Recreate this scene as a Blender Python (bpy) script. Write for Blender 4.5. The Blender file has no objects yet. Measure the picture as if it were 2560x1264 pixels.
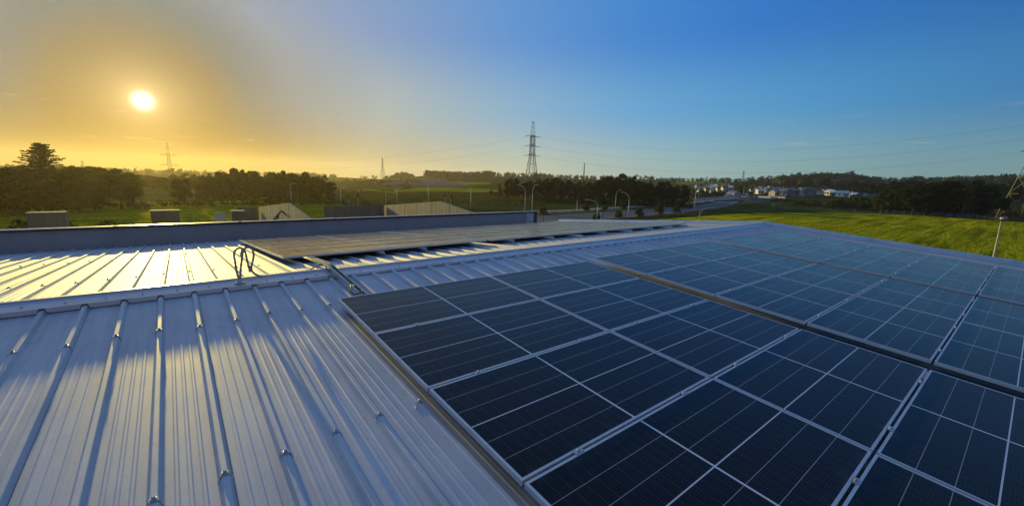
import bpy, math, random
import numpy as np
from mathutils import Vector, Matrix

random.seed(7); rng = np.random.default_rng(7)
R = math.radians
scene = bpy.context.scene
col = scene.collection

# ------------------------------------------------------------------ camera
# world: +X runs along the ridge of the metal roof, +Y across it towards the sun, ridge at z = 0
F_PX, YAW, PITCH, ROLL = 1051.3, 0.67635, 0.17004, 0.02340
SLOPE = 0.078366                      # roof pitch
CAM = Vector((0.0, -6.173, 1.3644))
GZ = -8.6                             # level of the flat ground round the building
_f = Vector((math.sin(YAW) * math.cos(PITCH), math.cos(YAW) * math.cos(PITCH), -math.sin(PITCH)))
_r0 = Vector((math.cos(YAW), -math.sin(YAW), 0)); _u0 = _r0.cross(_f)
_r = _r0 * math.cos(ROLL) + _u0 * math.sin(ROLL); _u = -_r0 * math.sin(ROLL) + _u0 * math.cos(ROLL)
cam = bpy.data.cameras.new("camera"); camo = bpy.data.objects.new("camera", cam); col.objects.link(camo)
M4 = Matrix.Identity(4)
for i in range(3):
    M4[i][0], M4[i][1], M4[i][2], M4[i][3] = _r[i], _u[i], -_f[i], CAM[i]
camo.matrix_world = M4
cam.sensor_fit = 'HORIZONTAL'; cam.sensor_width = 36.0; cam.lens = 36.0 * F_PX / 2560.0
cam.clip_start = 0.05; cam.clip_end = 12000
scene.camera = camo

# ------------------------------------------------------------------ exposure
scene.view_settings.view_transform = 'Standard'; scene.view_settings.look = 'None'
scene.view_settings.exposure = 0.0; scene.view_settings.gamma = 1.0
scene.cycles.max_bounces = 6; scene.cycles.sample_clamp_indirect = 4.0
scene.cycles.use_denoising = True

# ------------------------------------------------------------------ sun
SUN_AZ, SUN_EL = R(91.6), R(6.94)
SUN = Vector((math.cos(SUN_AZ) * math.cos(SUN_EL), math.sin(SUN_AZ) * math.cos(SUN_EL), math.sin(SUN_EL)))
sl = bpy.data.lights.new("sun", 'SUN'); sl.energy = 4.2; sl.angle = R(0.5); sl.color = (1.0, 0.75, 0.14)
slo = bpy.data.objects.new("sun", sl); col.objects.link(slo)
slo.rotation_mode = 'QUATERNION'; slo.rotation_quaternion = SUN.to_track_quat('Z', 'Y'); slo.location = (0, 60, 60)

def s2l(c):
    return tuple((v / 255 / 12.92) if v / 255 <= 0.04045 else ((v / 255 + 0.055) / 1.055) ** 2.4 for v in c)

class NT:
    """small helper round a node tree"""
    def __init__(s, tree): s.t = tree; s.n = tree.nodes; s.l = tree.links
    def new(s, typ, **kw):
        n = s.n.new(typ)
        for k, v in kw.items(): setattr(n, k, v)
        return n
    def put(s, sock, v):
        if hasattr(v, 'is_output'): s.l.new(v, sock)
        elif v is not None: sock.default_value = v
    def math(s, op, a, b=None, c=None, clamp=False):
        n = s.new('ShaderNodeMath', operation=op, use_clamp=clamp)
        s.put(n.inputs[0], a); s.put(n.inputs[1], b); s.put(n.inputs[2], c)
        return n.outputs[0]
    def vmath(s, op, a, b=None):
        n = s.new('ShaderNodeVectorMath', operation=op); s.put(n.inputs[0], a); s.put(n.inputs[1], b)
        return n.outputs['Value'] if op in ('DOT_PRODUCT', 'LENGTH') else n.outputs[0]
    def ramp(s, fac, pts, interp='LINEAR'):
        n = s.new('ShaderNodeValToRGB'); n.color_ramp.interpolation = interp; s.put(n.inputs[0], fac)
        e = n.color_ramp.elements
        while len(e) < len(pts): e.new(0.5)
        for k, (p, c) in zip(e, pts):
            k.position = p; k.color = (*c, 1) if len(c) == 3 else c
        return n.outputs[0]
    def mix(s, f, a, b, typ='RGBA', blend='MIX'):
        n = s.new('ShaderNodeMix', data_type=typ, blend_type=blend)
        i = {'RGBA': (0, 6, 7, 2), 'FLOAT': (0, 2, 3, 0)}[typ]
        def c4(v): return (*v, 1) if isinstance(v, tuple) and len(v) == 3 else v
        s.put(n.inputs[i[0]], f); s.put(n.inputs[i[1]], c4(a)); s.put(n.inputs[i[2]], c4(b))
        return n.outputs[i[3]]
    def maprange(s, v, a, b, c=0.0, d=1.0, smooth=False):
        n = s.new('ShaderNodeMapRange', interpolation_type='SMOOTHSTEP' if smooth else 'LINEAR')
        for i, x in enumerate((v, a, b, c, d)): s.put(n.inputs[i], x)
        return n.outputs[0]
    def noise(s, vec, scale, detail=3, rough=0.55, dist=0.0):
        n = s.new('ShaderNodeTexNoise'); s.put(n.inputs['Vector'], vec)
        n.inputs['Scale'].default_value = scale; n.inputs['Detail'].default_value = detail
        n.inputs['Roughness'].default_value = rough; n.inputs['Distortion'].default_value = dist
        return n.outputs[0]
    def mapping(s, vec, scale=(1, 1, 1), rot=(0, 0, 0)):
        n = s.new('ShaderNodeMapping'); s.put(n.inputs[0], vec)
        n.inputs['Scale'].default_value = scale; n.inputs['Rotation'].default_value = rot
        return n.outputs[0]
    def bump(s, h, strength, dist):
        n = s.new('ShaderNodeBump'); s.put(n.inputs['Height'], h)
        n.inputs['Strength'].default_value = strength; n.inputs['Distance'].default_value = dist
        return n.outputs[0]

# ------------------------------------------------------------------ sky
world = bpy.data.worlds.new("World"); scene.world = world; world.use_nodes = True
w = NT(world.node_tree); w.n.clear()
tc = w.new('ShaderNodeTexCoord'); dirv = w.vmath('NORMALIZE', tc.outputs['Generated'])
cosg = w.vmath('DOT_PRODUCT', dirv, tuple(SUN))
gam = w.math('MULTIPLY', w.math('ARCCOSINE', w.math('MINIMUM', cosg, 1.0)), 180 / math.pi / 180)   # 0..1 = 0..180 deg
sep = w.new('ShaderNodeSeparateXYZ'); w.l.new(dirv, sep.inputs[0])
el = w.math('MULTIPLY', w.math('ARCSINE', sep.outputs[2]), 180 / math.pi)
low = w.ramp(gam, [(p / 180, s2l(c)) for p, c in [(0, (110, 70, 14)), (6, (92, 60, 8)), (11, (110, 92, 54)), (21, (178, 170, 136)), (40, (190, 200, 182)), (61, (154, 190, 190)), (84, (122, 164, 168)), (120, (124, 146, 160)), (180, (160, 148, 146))]])
high = w.ramp(gam, [(p / 180, s2l(c)) for p, c in [(0, (150, 140, 112)), (6, (130, 128, 116)), (9, (122, 132, 130)), (14, (150, 160, 175)), (22, (134, 159, 196)), (40, (96, 150, 212)), (55, (66, 135, 209)), (67, (52, 122, 202)), (86, (44, 108, 177)), (120, (74, 106, 150)), (180, (128, 128, 138))]])
middle = w.ramp(gam, [(p / 180, s2l(c)) for p, c in [(0, (140, 122, 88)), (6, (128, 114, 84)), (9, (116, 122, 122)), (14, (144, 150, 154)), (24, (166, 180, 184)), (40, (136, 178, 208)), (56, (102, 167, 214)), (74, (78, 150, 202)), (90, (62, 128, 182)), (130, (92, 118, 156)), (180, (142, 138, 142))]])
grad = w.mix(w.maprange(el, 1.0, 9.5, 0.0, 1.0, True), low, middle)
grad = w.mix(w.maprange(el, 8.5, 18.0, 0.0, 1.0, True), grad, high)
grad = w.mix(w.maprange(el, 24.0, 60.0, 0.0, 1.0, True), grad, s2l((98, 124, 172)))
# bright air close round the sun, and the burnt-out sun itself
gdeg = w.math('MULTIPLY', gam, 180.0)
a1 = w.math('MULTIPLY', w.math('EXPONENT', w.math('DIVIDE', gdeg, -1.6)), 1.0)
a2 = w.math('MULTIPLY', w.math('EXPONENT', w.math('DIVIDE', gdeg, -4.5)), 0.10)
aur = w.mix(1.0, (1.0, 0.68, 0.26), a1, blend='MULTIPLY')
aur2 = w.mix(1.0, (1.0, 0.62, 0.20), a2, blend='MULTIPLY')
q_ = w.math('DIVIDE', gdeg, 0.62); disc = w.math('MULTIPLY', w.math('EXPONENT', w.math('MULTIPLY', w.math('MULTIPLY', q_, q_), -1.0)), 2.6)
grad = w.mix(1.0, grad, aur, blend='ADD'); grad = w.mix(1.0, grad, aur2, blend='ADD'); grad = w.mix(1.0, grad, disc, blend='ADD')
# thin wisps of cloud low over the horizon near the sun
cl = w.noise(w.mapping(dirv, (9, 9, 75)), 1.6, 4, 0.6)
cm = w.math('MULTIPLY', w.maprange(cl, 0.60, 0.76, 0.0, 0.30, True), w.maprange(el, 2.0, 4.0, 0.0, 1.0, True))
cm = w.math('MULTIPLY', cm, w.maprange(el, 5.0, 9.0, 1.0, 0.0, True))
grad = w.mix(cm, grad, s2l((228, 196, 150)))
sky = w.new('ShaderNodeTexSky'); sky.sky_type = 'NISHITA'; sky.sun_disc = False
sky.sun_elevation = SUN_EL; sky.sun_rotation = R(90) - SUN_AZ; sky.air_density = 1.0; sky.dust_density = 1.0
bg1 = w.new('ShaderNodeBackground'); w.l.new(grad, bg1.inputs[0]); bg1.inputs[1].default_value = 0.95
bg2 = w.new('ShaderNodeBackground'); w.l.new(sky.outputs[0], bg2.inputs[0]); bg2.inputs[1].default_value = 0.003
ad = w.new('ShaderNodeAddShader'); w.l.new(bg1.outputs[0], ad.inputs[0]); w.l.new(bg2.outputs[0], ad.inputs[1])
wo = w.new('ShaderNodeOutputWorld'); w.l.new(ad.outputs[0], wo.inputs[0])

# ------------------------------------------------------------------ mesh builder and naming helpers
class MB:
    def __init__(s): s.v = []; s.f = []
    def quad(s, a, b, c, d): i = len(s.v); s.v += [tuple(a), tuple(b), tuple(c), tuple(d)]; s.f.append((i, i + 1, i + 2, i + 3))
    def poly(s, pts): i = len(s.v); s.v += [tuple(p) for p in pts]; s.f.append(tuple(range(i, i + len(pts))))
    def box(s, a, b, bevel=0.0):
        (x0, y0, z0), (x1, y1, z1) = a, b; i = len(s.v)
        s.v += [(x0, y0, z0), (x1, y0, z0), (x1, y1, z0), (x0, y1, z0), (x0, y0, z1), (x1, y0, z1), (x1, y1, z1), (x0, y1, z1)]
        for f in ((3, 2, 1, 0), (4, 5, 6, 7), (0, 1, 5, 4), (1, 2, 6, 5), (2, 3, 7, 6), (3, 0, 4, 7)): s.f.append(tuple(i + j for j in f))
    def prism(s, prof, p0, p1, ax, ay, closed=True, caps=True):
        """profile of (a, b) pairs in axes ax, ay, swept straight from p0 to p1"""
        p0, p1, ax, ay = map(Vector, (p0, p1, ax, ay)); n = len(prof); i = len(s.v)
        for p in (p0, p1): s.v += [tuple(p + ax * a + ay * b) for a, b in prof]
        for j in range(n if closed else n - 1): k_ = (j + 1) % n; s.f.append((i + j, i + k_, i + n + k_, i + n + j))
        if caps and closed: s.f.append(tuple(i + j for j in reversed(range(n)))); s.f.append(tuple(i + n + j for j in range(n)))
    def tube(s, pts, r, n=6, caps=True):
        pts = [Vector(p) for p in pts]; i0 = len(s.v); m = len(pts); up = None
        for q, p in enumerate(pts):
            d = (pts[min(q + 1, m - 1)] - pts[max(q - 1, 0)]).normalized()
            if up is None: up = d.orthogonal().normalized()
            else: up = (up - d * up.dot(d)).normalized()
            sd = d.cross(up); rr = r[q] if isinstance(r, (list, tuple)) else r
            for j in range(n): a = 2 * math.pi * j / n; s.v.append(tuple(p + up * (rr * math.cos(a)) + sd * (rr * math.sin(a))))
        for q in range(m - 1):
            for j in range(n): k_ = (j + 1) % n; b = i0 + q * n; s.f.append((b + j, b + k_, b + n + k_, b + n + j))
        if caps: s.f.append(tuple(i0 + j for j in reversed(range(n)))); s.f.append(tuple(i0 + (m - 1) * n + j for j in range(n)))
    def bar(s, a, b, t): s.tube([a, b], t, 4)
    def lathe(s, prof, c=(0, 0, 0), n=12):
        i0 = len(s.v)
        for r, z in prof:
            for j in range(n): a = 2 * math.pi * j / n; s.v.append((c[0] + r * math.cos(a), c[1] + r * math.sin(a), c[2] + z))
        for q in range(len(prof) - 1):
            for j in range(n): k_ = (j + 1) % n; b = i0 + q * n; s.f.append((b + j, b + k_, b + n + k_, b + n + j))
        s.f.append(tuple(i0 + j for j in reversed(range(n)))); s.f.append(tuple(i0 + (len(prof) - 1) * n + j for j in range(n)))
    def build(s, name, mat, parent=None, smooth=False, loc=None, rot=None):
        me = bpy.data.meshes.new(name); me.from_pydata(s.v, [], s.f); me.update()
        return link(name, me, mat, parent, smooth, loc, rot)

def link(name, me, mat, parent=None, smooth=False, loc=None, rot=None):
    if mat and not me.materials: me.materials.append(mat)
    if smooth: me.polygons.foreach_set('use_smooth', [True] * len(me.polygons))
    o = bpy.data.objects.new(name, me); col.objects.link(o)
    if parent: o.parent = parent
    if loc is not None: o.location = loc
    if rot is not None: o.rotation_euler = rot
    return o

def tag(o, label=None, cat=None, group=None, kind=None):
    for k_, v in (('label', label), ('category', cat), ('group', group), ('kind', kind)):
        if v: o[k_] = v
    return o

def thing(name, label, cat, loc=(0, 0, 0), rot=(0, 0, 0), group=None):
    o = bpy.data.objects.new(name, None); col.objects.link(o); o.location = loc; o.rotation_euler = rot
    o.empty_display_size = 0.2
    return tag(o, label, cat, group)

def dup(root, loc, rot=None, label=None, scale=None):
    r = root.copy(); col.objects.link(r); r.location = loc
    if rot is not None: r.rotation_euler = rot
    if scale is not None: r.scale = scale
    if label: r['label'] = label
    for ch in list(root.children):
        c = ch.copy(); col.objects.link(c); c.parent = r
        for g in list(ch.children):
            d = g.copy(); col.objects.link(d); d.parent = c
    return r

def struct(o): return tag(o, kind='structure')

# ------------------------------------------------------------------ pixels of the photograph to places
def ray(x, y):
    d = _r * ((x - 1280) / F_PX) + _u * (-(y - 632) / F_PX) + _f
    return d.normalized()
def flat(x, y, z=GZ):
    d = ray(x, y); return CAM + d * ((z - CAM.z) / d.z)
def onY(x, y, Y):
    d = ray(x, y); return CAM + d * ((Y - CAM.y) / d.y)
def ondist(x, y, dist):
    d = ray(x, y); return CAM + d * (dist / math.hypot(d.x, d.y))

# ------------------------------------------------------------------ materials
def newmat(name):
    m = bpy.data.materials.new(name); m.use_nodes = True; t = NT(m.node_tree); b = t.n['Principled BSDF']
    return m, t, b

def simple(name, colr, rough=0.6, metal=0.0, var=0.25, scale=3.0, bump=0.0, spec=0.5):
    m, t, b = newmat(name); c = t.new('ShaderNodeTexCoord'); n = t.noise(c.outputs['Object'], scale, 4, 0.6)
    f = t.maprange(n, 0.3, 0.7, 1 - var, 1 + var)
    t.l.new(t.mix(1.0, colr, f, blend='MULTIPLY'), b.inputs['Base Color'])
    b.inputs['Roughness'].default_value = rough; b.inputs['Metallic'].default_value = metal
    b.inputs['Specular IOR Level'].default_value = spec
    if bump: t.l.new(t.bump(n, bump, 0.02), b.inputs['Normal'])
    return m

def m_roof():
    m, t, b = newmat("weathered_zinc_sheet"); c = t.new('ShaderNodeTexCoord').outputs['Object']
    streak = t.noise(t.mapping(c, (14, 0.55, 1)), 1.0, 5, 0.6)
    blot = t.noise(c, 1.3, 5, 0.62, 0.4); fine = t.noise(c, 26, 3, 0.6)
    base = t.ramp(t.math('ADD', t.math('MULTIPLY', streak, 0.5), t.math('MULTIPLY', blot, 0.5)), [(0.30, (0.42, 0.435, 0.46)), (0.5, (0.57, 0.58, 0.605)), (0.72, (0.70, 0.70, 0.71))])
    base = t.mix(t.maprange(fine, 0.62, 0.74, 0.0, 0.25), base, (0.25, 0.24, 0.23))
    blotch = t.noise(c, 3.1, 6, 0.7, 1.2); speck = t.noise(c, 58, 2, 0.5)
    base = t.mix(t.maprange(blotch, 0.60, 0.72, 0.0, 0.30), base, (0.27, 0.26, 0.255))
    base = t.mix(t.maprange(speck, 0.74, 0.78, 0.0, 0.75), base, (0.10, 0.085, 0.07))
    scuff = t.noise(t.mapping(c, (2.0, 11, 1), (0, 0, R(32))), 1.0, 5, 0.75, 1.5)
    base = t.mix(t.maprange(scuff, 0.66, 0.74, 0.0, 0.4), base, (0.78, 0.78, 0.77))
    sx = t.new('ShaderNodeSeparateXYZ'); t.l.new(c, sx.inputs[0])
    fr = t.math('FRACT', t.math('DIVIDE', t.math('SUBTRACT', sx.outputs[0], 0.085 + 0.0345), 0.891))
    base = t.mix(t.math('MULTIPLY', t.math('LESS_THAN', fr, 0.0045), 0.8), base, (0.06, 0.06, 0.06))      # the open edge of each side lap
    t.l.new(base, b.inputs['Base Color'])
    b.inputs['Metallic'].default_value = 0.5; b.inputs['Specular IOR Level'].default_value = 0.3
    t.l.new(t.maprange(t.math('ADD', t.math('MULTIPLY', blot, 0.6), t.math('MULTIPLY', streak, 0.4)), 0.3, 0.7, 0.50, 0.64), b.inputs['Roughness'])
    h = t.math('ADD', t.math('MULTIPLY', t.noise(t.mapping(c, (3.2, 0.8, 1)), 1.0, 2, 0.5), 1.0), t.math('MULTIPLY', fine, 0.03))
    t.l.new(t.bump(h, 0.35, 0.012), b.inputs['Normal'])
    return m

def m_cells():
    m, t, b = newmat("solar_cells_under_glass"); tcn = t.new('ShaderNodeTexCoord')
    s_ = t.new('ShaderNodeSeparateXYZ'); t.l.new(tcn.outputs['Object'], s_.inputs[0]); X, Y = s_.outputs[0], s_.outputs[1]
    def line(c, period, width):
        fr = t.math('FRACT', t.math('ADD', t.math('DIVIDE', c, period), 0.5))
        d = t.math('MULTIPLY', t.math('ABSOLUTE', t.math('SUBTRACT', fr, 0.5)), period)
        return t.math('LESS_THAN', d, width / 2)
    def once(c, width): return t.math('LESS_THAN', t.math('ABSOLUTE', c), width / 2)
    rows = t.math('MULTIPLY', line(Y, 0.1735, 0.005), 0.36)
    colsl = t.math('MULTIPLY', line(X, 0.0848, 0.0022), 0.09)
    bus = t.math('MULTIPLY', line(Y, 0.01735, 0.0012), 0.05)
    mid = t.math('MULTIPLY', once(X, 0.017), 1.0); midr = t.math('MULTIPLY', once(Y, 0.009), 0.95)
    lines = t.math('MAXIMUM', t.math('MAXIMUM', t.math('MAXIMUM', rows, colsl), t.math('MAXIMUM', mid, midr)), bus)
    oi = t.new('ShaderNodeObjectInfo')
    n = t.noise(tcn.outputs['Object'], 2.0, 3)
    cell = t.mix(n, (0.0035, 0.0038, 0.0055), (0.0075, 0.0075, 0.0105))
    cell = t.mix(t.math('MULTIPLY', oi.outputs['Random'], 0.5), cell, (0.004, 0.005, 0.010))
    dust = t.maprange(t.noise(tcn.outputs['Object'], 5.5, 6, 0.75, 0.6), 0.60, 0.78, 0.0, 0.05)
    edge = t.math('MULTIPLY', t.maprange(t.math('ABSOLUTE', Y), 0.44, 0.52, 0.0, 0.10), t.maprange(t.noise(tcn.outputs['Object'], 9, 4, 0.7), 0.42, 0.65))
    oloc = t.vmath('ADD', tcn.outputs['Object'], t.vmath('MULTIPLY', oi.outputs['Location'], (3.7, 5.1, 0)))
    marks = t.maprange(t.noise(oloc, 7.0, 7, 0.8, 1.5), 0.66, 0.74, 0.0, 0.10)
    dust = t.math('MAXIMUM', t.math('MAXIMUM', dust, edge), marks)
    t.l.new(t.mix(dust, t.mix(lines, cell, (0.76, 0.77, 0.78)), (0.30, 0.28, 0.25)), b.inputs['Base Color'])
    t.l.new(t.maprange(n, 0.3, 0.7, 0.15, 0.22), b.inputs['Roughness'])
    b.inputs['IOR'].default_value = 1.27; b.inputs['Sheen Weight'].default_value = 0.035; b.inputs['Sheen Roughness'].default_value = 0.5; b.inputs['Sheen Tint'].default_value = (0.85, 0.80, 0.74, 1)
    t.l.new(t.bump(t.noise(tcn.outputs['Object'], 0.9, 1), 0.05, 0.01), b.inputs['Normal'])
    return m

def m_leaf(name, c0, c1, trans=0.25):
    m, t, b = newmat(name); oi = t.new('ShaderNodeObjectInfo'); g = t.new('ShaderNodeNewGeometry')
    n = t.noise(g.outputs['Position'], 0.45, 3, 0.6)
    f = t.math('ADD', t.math('MULTIPLY', oi.outputs['Random'], 0.45), t.math('MULTIPLY', t.maprange(n, 0.3, 0.7), 0.55))
    c = t.mix(f, c0, c1)
    d = t.new('ShaderNodeBsdfDiffuse'); t.l.new(c, d.inputs[0]); tr = t.new('ShaderNodeBsdfTranslucent')
    t.l.new(t.mix(1.0, c, (1.25, 1.3, 0.5), blend='MULTIPLY'), tr.inputs[0])
    mx = t.new('ShaderNodeMixShader'); mx.inputs[0].default_value = trans
    t.l.new(d.outputs[0], mx.inputs[1]); t.l.new(tr.outputs[0], mx.inputs[2])
    t.l.new(mx.outputs[0], t.n['Material Output'].inputs[0])
    return m

def m_grass():
    m = m_leaf("grass_blades", (0.30, 0.32, 0.010), (0.54, 0.54, 0.022), 0.55); t = NT(m.node_tree)
    g = t.new('ShaderNodeNewGeometry').outputs['Position']
    st = t.noise(t.mapping(g, (0.035, 0.42, 0.2), (0, 0, R(3))), 1.0, 4, 0.62, 0.8); big = t.noise(g, 0.03, 3)
    c = t.ramp(t.math('ADD', t.math('MULTIPLY', st, 0.75), t.math('MULTIPLY', big, 0.25)), [(0.36, (0.16, 0.19, 0.006)), (0.5, (0.38, 0.41, 0.012)), (0.62, (0.60, 0.60, 0.03))])
    for n in t.n:
        if n.type in ('BSDF_DIFFUSE', 'BSDF_TRANSLUCENT'): t.l.new(c, n.inputs[0])
    return m

def m_ground():
    m, t, b = newmat("rough_pasture"); g = t.new('ShaderNodeNewGeometry').outputs['Position']
    big = t.noise(g, 0.006, 4, 0.55); mid = t.noise(g, 0.035, 5, 0.6); fine = t.noise(g, 0.5, 4, 0.65)
    f = t.math('ADD', t.math('MULTIPLY', big, 0.55), t.math('MULTIPLY', mid, 0.45))
    c = t.ramp(f, [(0.36, (0.022, 0.028, 0.009)), (0.46, (0.045, 0.055, 0.014)), (0.55, (0.085, 0.105, 0.020)), (0.64, (0.060, 0.058, 0.024))])
    c = t.mix(t.maprange(fine, 0.35, 0.75, 0.0, 0.6), c, (0.05, 0.055, 0.018))
    t.l.new(c, b.inputs['Base Color']); b.inputs['Roughness'].default_value = 1.0; b.inputs['Specular IOR Level'].default_value = 0.0
    t.l.new(t.bump(t.math('ADD', t.math('MULTIPLY', mid, 3.0), fine), 0.8, 0.8), b.inputs['Normal'])
    return m

def m_field():
    m, t, b = newmat("mown_meadow"); g = t.new('ShaderNodeNewGeometry').outputs['Position']
    st = t.noise(t.mapping(g, (0.035, 0.42, 0.2), (0, 0, R(3))), 1.0, 4, 0.62, 0.8); big = t.noise(g, 0.02, 3); fine = t.noise(g, 1.1, 5, 0.7)
    f = t.math('ADD', t.math('ADD', t.math('MULTIPLY', st, 0.72), t.math('MULTIPLY', big, 0.14)), t.math('MULTIPLY', fine, 0.14))
    c = t.ramp(f, [(0.36, (0.10, 0.125, 0.006)), (0.5, (0.21, 0.23, 0.008)), (0.62, (0.32, 0.33, 0.018))])
    t.l.new(c, b.inputs['Base Color']); b.inputs['Roughness'].default_value = 1.0; b.inputs['Specular IOR Level'].default_value = 0.0
    t.l.new(t.bump(t.math('ADD', st, t.math('MULTIPLY', fine, 0.5)), 0.9, 0.7), b.inputs['Normal'])
    return m

def m_concrete(name, c0, c1):
    m, t, b = newmat(name); c = t.new('ShaderNodeTexCoord').outputs['Object']
    n1 = t.noise(t.mapping(c, (1, 1, 0.12)), 1.1, 6, 0.65); n2 = t.noise(c, 5, 4)
    t.l.new(t.mix(t.math('ADD', t.math('MULTIPLY', t.maprange(n1, 0.35, 0.65), 0.7), t.math('MULTIPLY', n2, 0.3)), c0, c1), b.inputs['Base Color'])
    b.inputs['Roughness'].default_value = 0.85; t.l.new(t.bump(n2, 0.2, 0.02), b.inputs['Normal'])
    return m

ROOF = m_roof(); CELLS = m_cells()
ALU = simple("anodised_aluminium", (0.66, 0.66, 0.67), 0.42, 0.5, 0.08, 8)
GALV = simple("galvanised_steel", (0.50, 0.51, 0.52), 0.42, 0.75, 0.2, 6)
FLASH = simple("painted_flashing", (0.52, 0.54, 0.58), 0.38, 0.5, 0.12, 1.5)
WALLP = simple("grey_painted_metal_wall", (0.31, 0.295, 0.31), 0.55, 0.0, 0.12, 1.2)
DARK = simple("dark_rubber", (0.02, 0.02, 0.022), 0.6, 0, 0.2)
CAPM = simple("dark_wall_capping", (0.07, 0.065, 0.07), 0.22, 0.5, 0.15, 3)
CONC = m_concrete("tilt_slab_concrete", (0.15, 0.135, 0.11), (0.40, 0.36, 0.30)); CONCD = m_concrete("grey_concrete", (0.12, 0.11, 0.105), (0.19, 0.18, 0.17))
ASPH = simple("asphalt", (0.055, 0.056, 0.062), 0.75, 0, 0.3, 0.4, 0.1)
PATHM = simple("pale_footpath_concrete", (0.30, 0.30, 0.29), 0.8, 0, 0.2, 0.5)
WHITE = simple("white_road_paint", (0.75, 0.75, 0.72), 0.7, 0, 0.1)
GROUND = m_ground(); FIELD = m_field()
STEEL = simple("pylon_steel", (0.075, 0.08, 0.085), 0.55, 0.4, 0.2, 0.5)
POLE = simple("lamp_post_steel", (0.58, 0.58, 0.57), 0.6, 0.1, 0.15, 1)
POLEY = simple("cream_painted_post", (0.50, 0.46, 0.30), 0.5, 0.0, 0.15, 1)
LENS = simple("lamp_lens", (0.75, 0.76, 0.78), 0.2, 0, 0.05)
WOOD = simple("weathered_timber", (0.22, 0.18, 0.13), 0.85, 0, 0.3, 4)
BARK = simple("bark", (0.055, 0.042, 0.03), 0.9, 0, 0.3, 2, 0.3)
LEAFD = m_leaf("dark_evergreen_leaves", (0.016, 0.022, 0.008), (0.050, 0.058, 0.018))
LEAFM = m_leaf("green_leaves", (0.035, 0.05, 0.012), (0.10, 0.12, 0.03), 0.35)
LEAFO = m_leaf("olive_scrub_leaves", (0.06, 0.055, 0.018), (0.20, 0.15, 0.05), 0.35)
GRASS = m_grass()
ROPE = simple("grey_brown_rope", (0.46, 0.37, 0.35), 0.8, 0, 0.35, 40)

# ------------------------------------------------------------------ terrain
SKYLINE = [(-600, 424), (0, 420), (330, 426), (500, 432), (850, 440), (960, 438), (1000, 434), (1080, 431), (1220, 431), (1330, 434), (1500, 440), (1750, 443), (1860, 444), (1960, 438), (2050, 432), (2130, 432), (2185, 442), (2300, 442), (2400, 440), (2560, 437), (3200, 445)]
_sa, _sz = [], []
for px, py in SKYLINE:
    d = ray(px, py); _sa.append(math.atan2(d.y, d.x)); _sz.append(CAM.z + 1000 * d.z / math.hypot(d.x, d.y) - 9)
_o = np.argsort(_sa); _sa = np.array(_sa)[_o]; _sz = np.array(_sz)[_o]
def sstep(t): t = np.clip(t, 0, 1); return t * t * (3 - 2 * t)
MOUNDS = []       # (x, y, radius, height)
def mound(px, py, r, h): p = flat(px, py); MOUNDS.append((p.x, p.y, r, h))
def gz(x, y):
    x = np.asarray(x, float); y = np.asarray(y, float)
    rx, ry = x - CAM.x, y - CAM.y; r = np.hypot(rx, ry); a = np.arctan2(ry, rx)
    zt = np.interp(a, _sa, _sz, left=8, right=8)
    fade = np.clip((np.pi * 0.9 - np.abs(a - 0.9)) / 0.6, 0, 1); zt = np.maximum(-3 + 0 * zt, zt) * fade + 4 * (1 - fade)
    t = sstep((r - 260) / 740.0)
    z = GZ + (zt - GZ) * t
    und = np.sin(x * 0.021 + 1.3) * np.cos(y * 0.017 + 0.4) * 2.2 + np.sin(x * 0.047 - y * 0.031) * 0.9
    z = z + und * sstep((r - 240) / 260.0) - 25 * sstep((r - 1050) / 1500.0)
    for mx_, my_, mr, mh in MOUNDS: z = z + mh * np.exp(-((x - mx_) ** 2 + (y - my_) ** 2) / mr ** 2)
    return z
mound(1860, 512, 20, 1.6); mound(1250, 505, 16, 1.8); mound(1000, 497, 26, 2.2); mound(900, 488, 20, 2.0); mound(1120, 492, 18, 1.4)
def gzs(x, y): return float(gz(x, y))
def on(px, dist):
    d = ray(px, 470); hh = math.hypot(d.x, d.y); x, y = CAM.x + d.x / hh * dist, CAM.y + d.y / hh * dist
    return Vector((x, y, gzs(x, y)))
def topz(px, py, dist): d = ray(px, py); return CAM.z + dist * d.z / math.hypot(d.x, d.y)

azs = np.radians(np.concatenate([np.arange(-30, 130, 0.8), np.arange(130, 330, 4.0)])); na = len(azs)
rs = np.concatenate([[0.5], np.linspace(20, 260, 40), np.geomspace(268, 1300, 60), np.geomspace(1350, 1750, 8)]); nr = len(rs)
A_, R_ = np.meshgrid(azs, rs); gx = CAM.x + R_ * np.cos(A_); gy = CAM.y + R_ * np.sin(A_); gzz = gz(gx, gy)
gv = np.stack([gx.ravel(), gy.ravel(), gzz.ravel()], 1)
gf = []
for i in range(nr - 1):
    for j in range(na): k_ = (j + 1) % na; gf.append((i * na + j, (i + 1) * na + j, (i + 1) * na + k_, i * na + k_))
me = bpy.data.meshes.new("ground"); me.from_pydata(gv.tolist(), [], gf); me.update()
struct(link("ground", me, GROUND, smooth=True))

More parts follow.
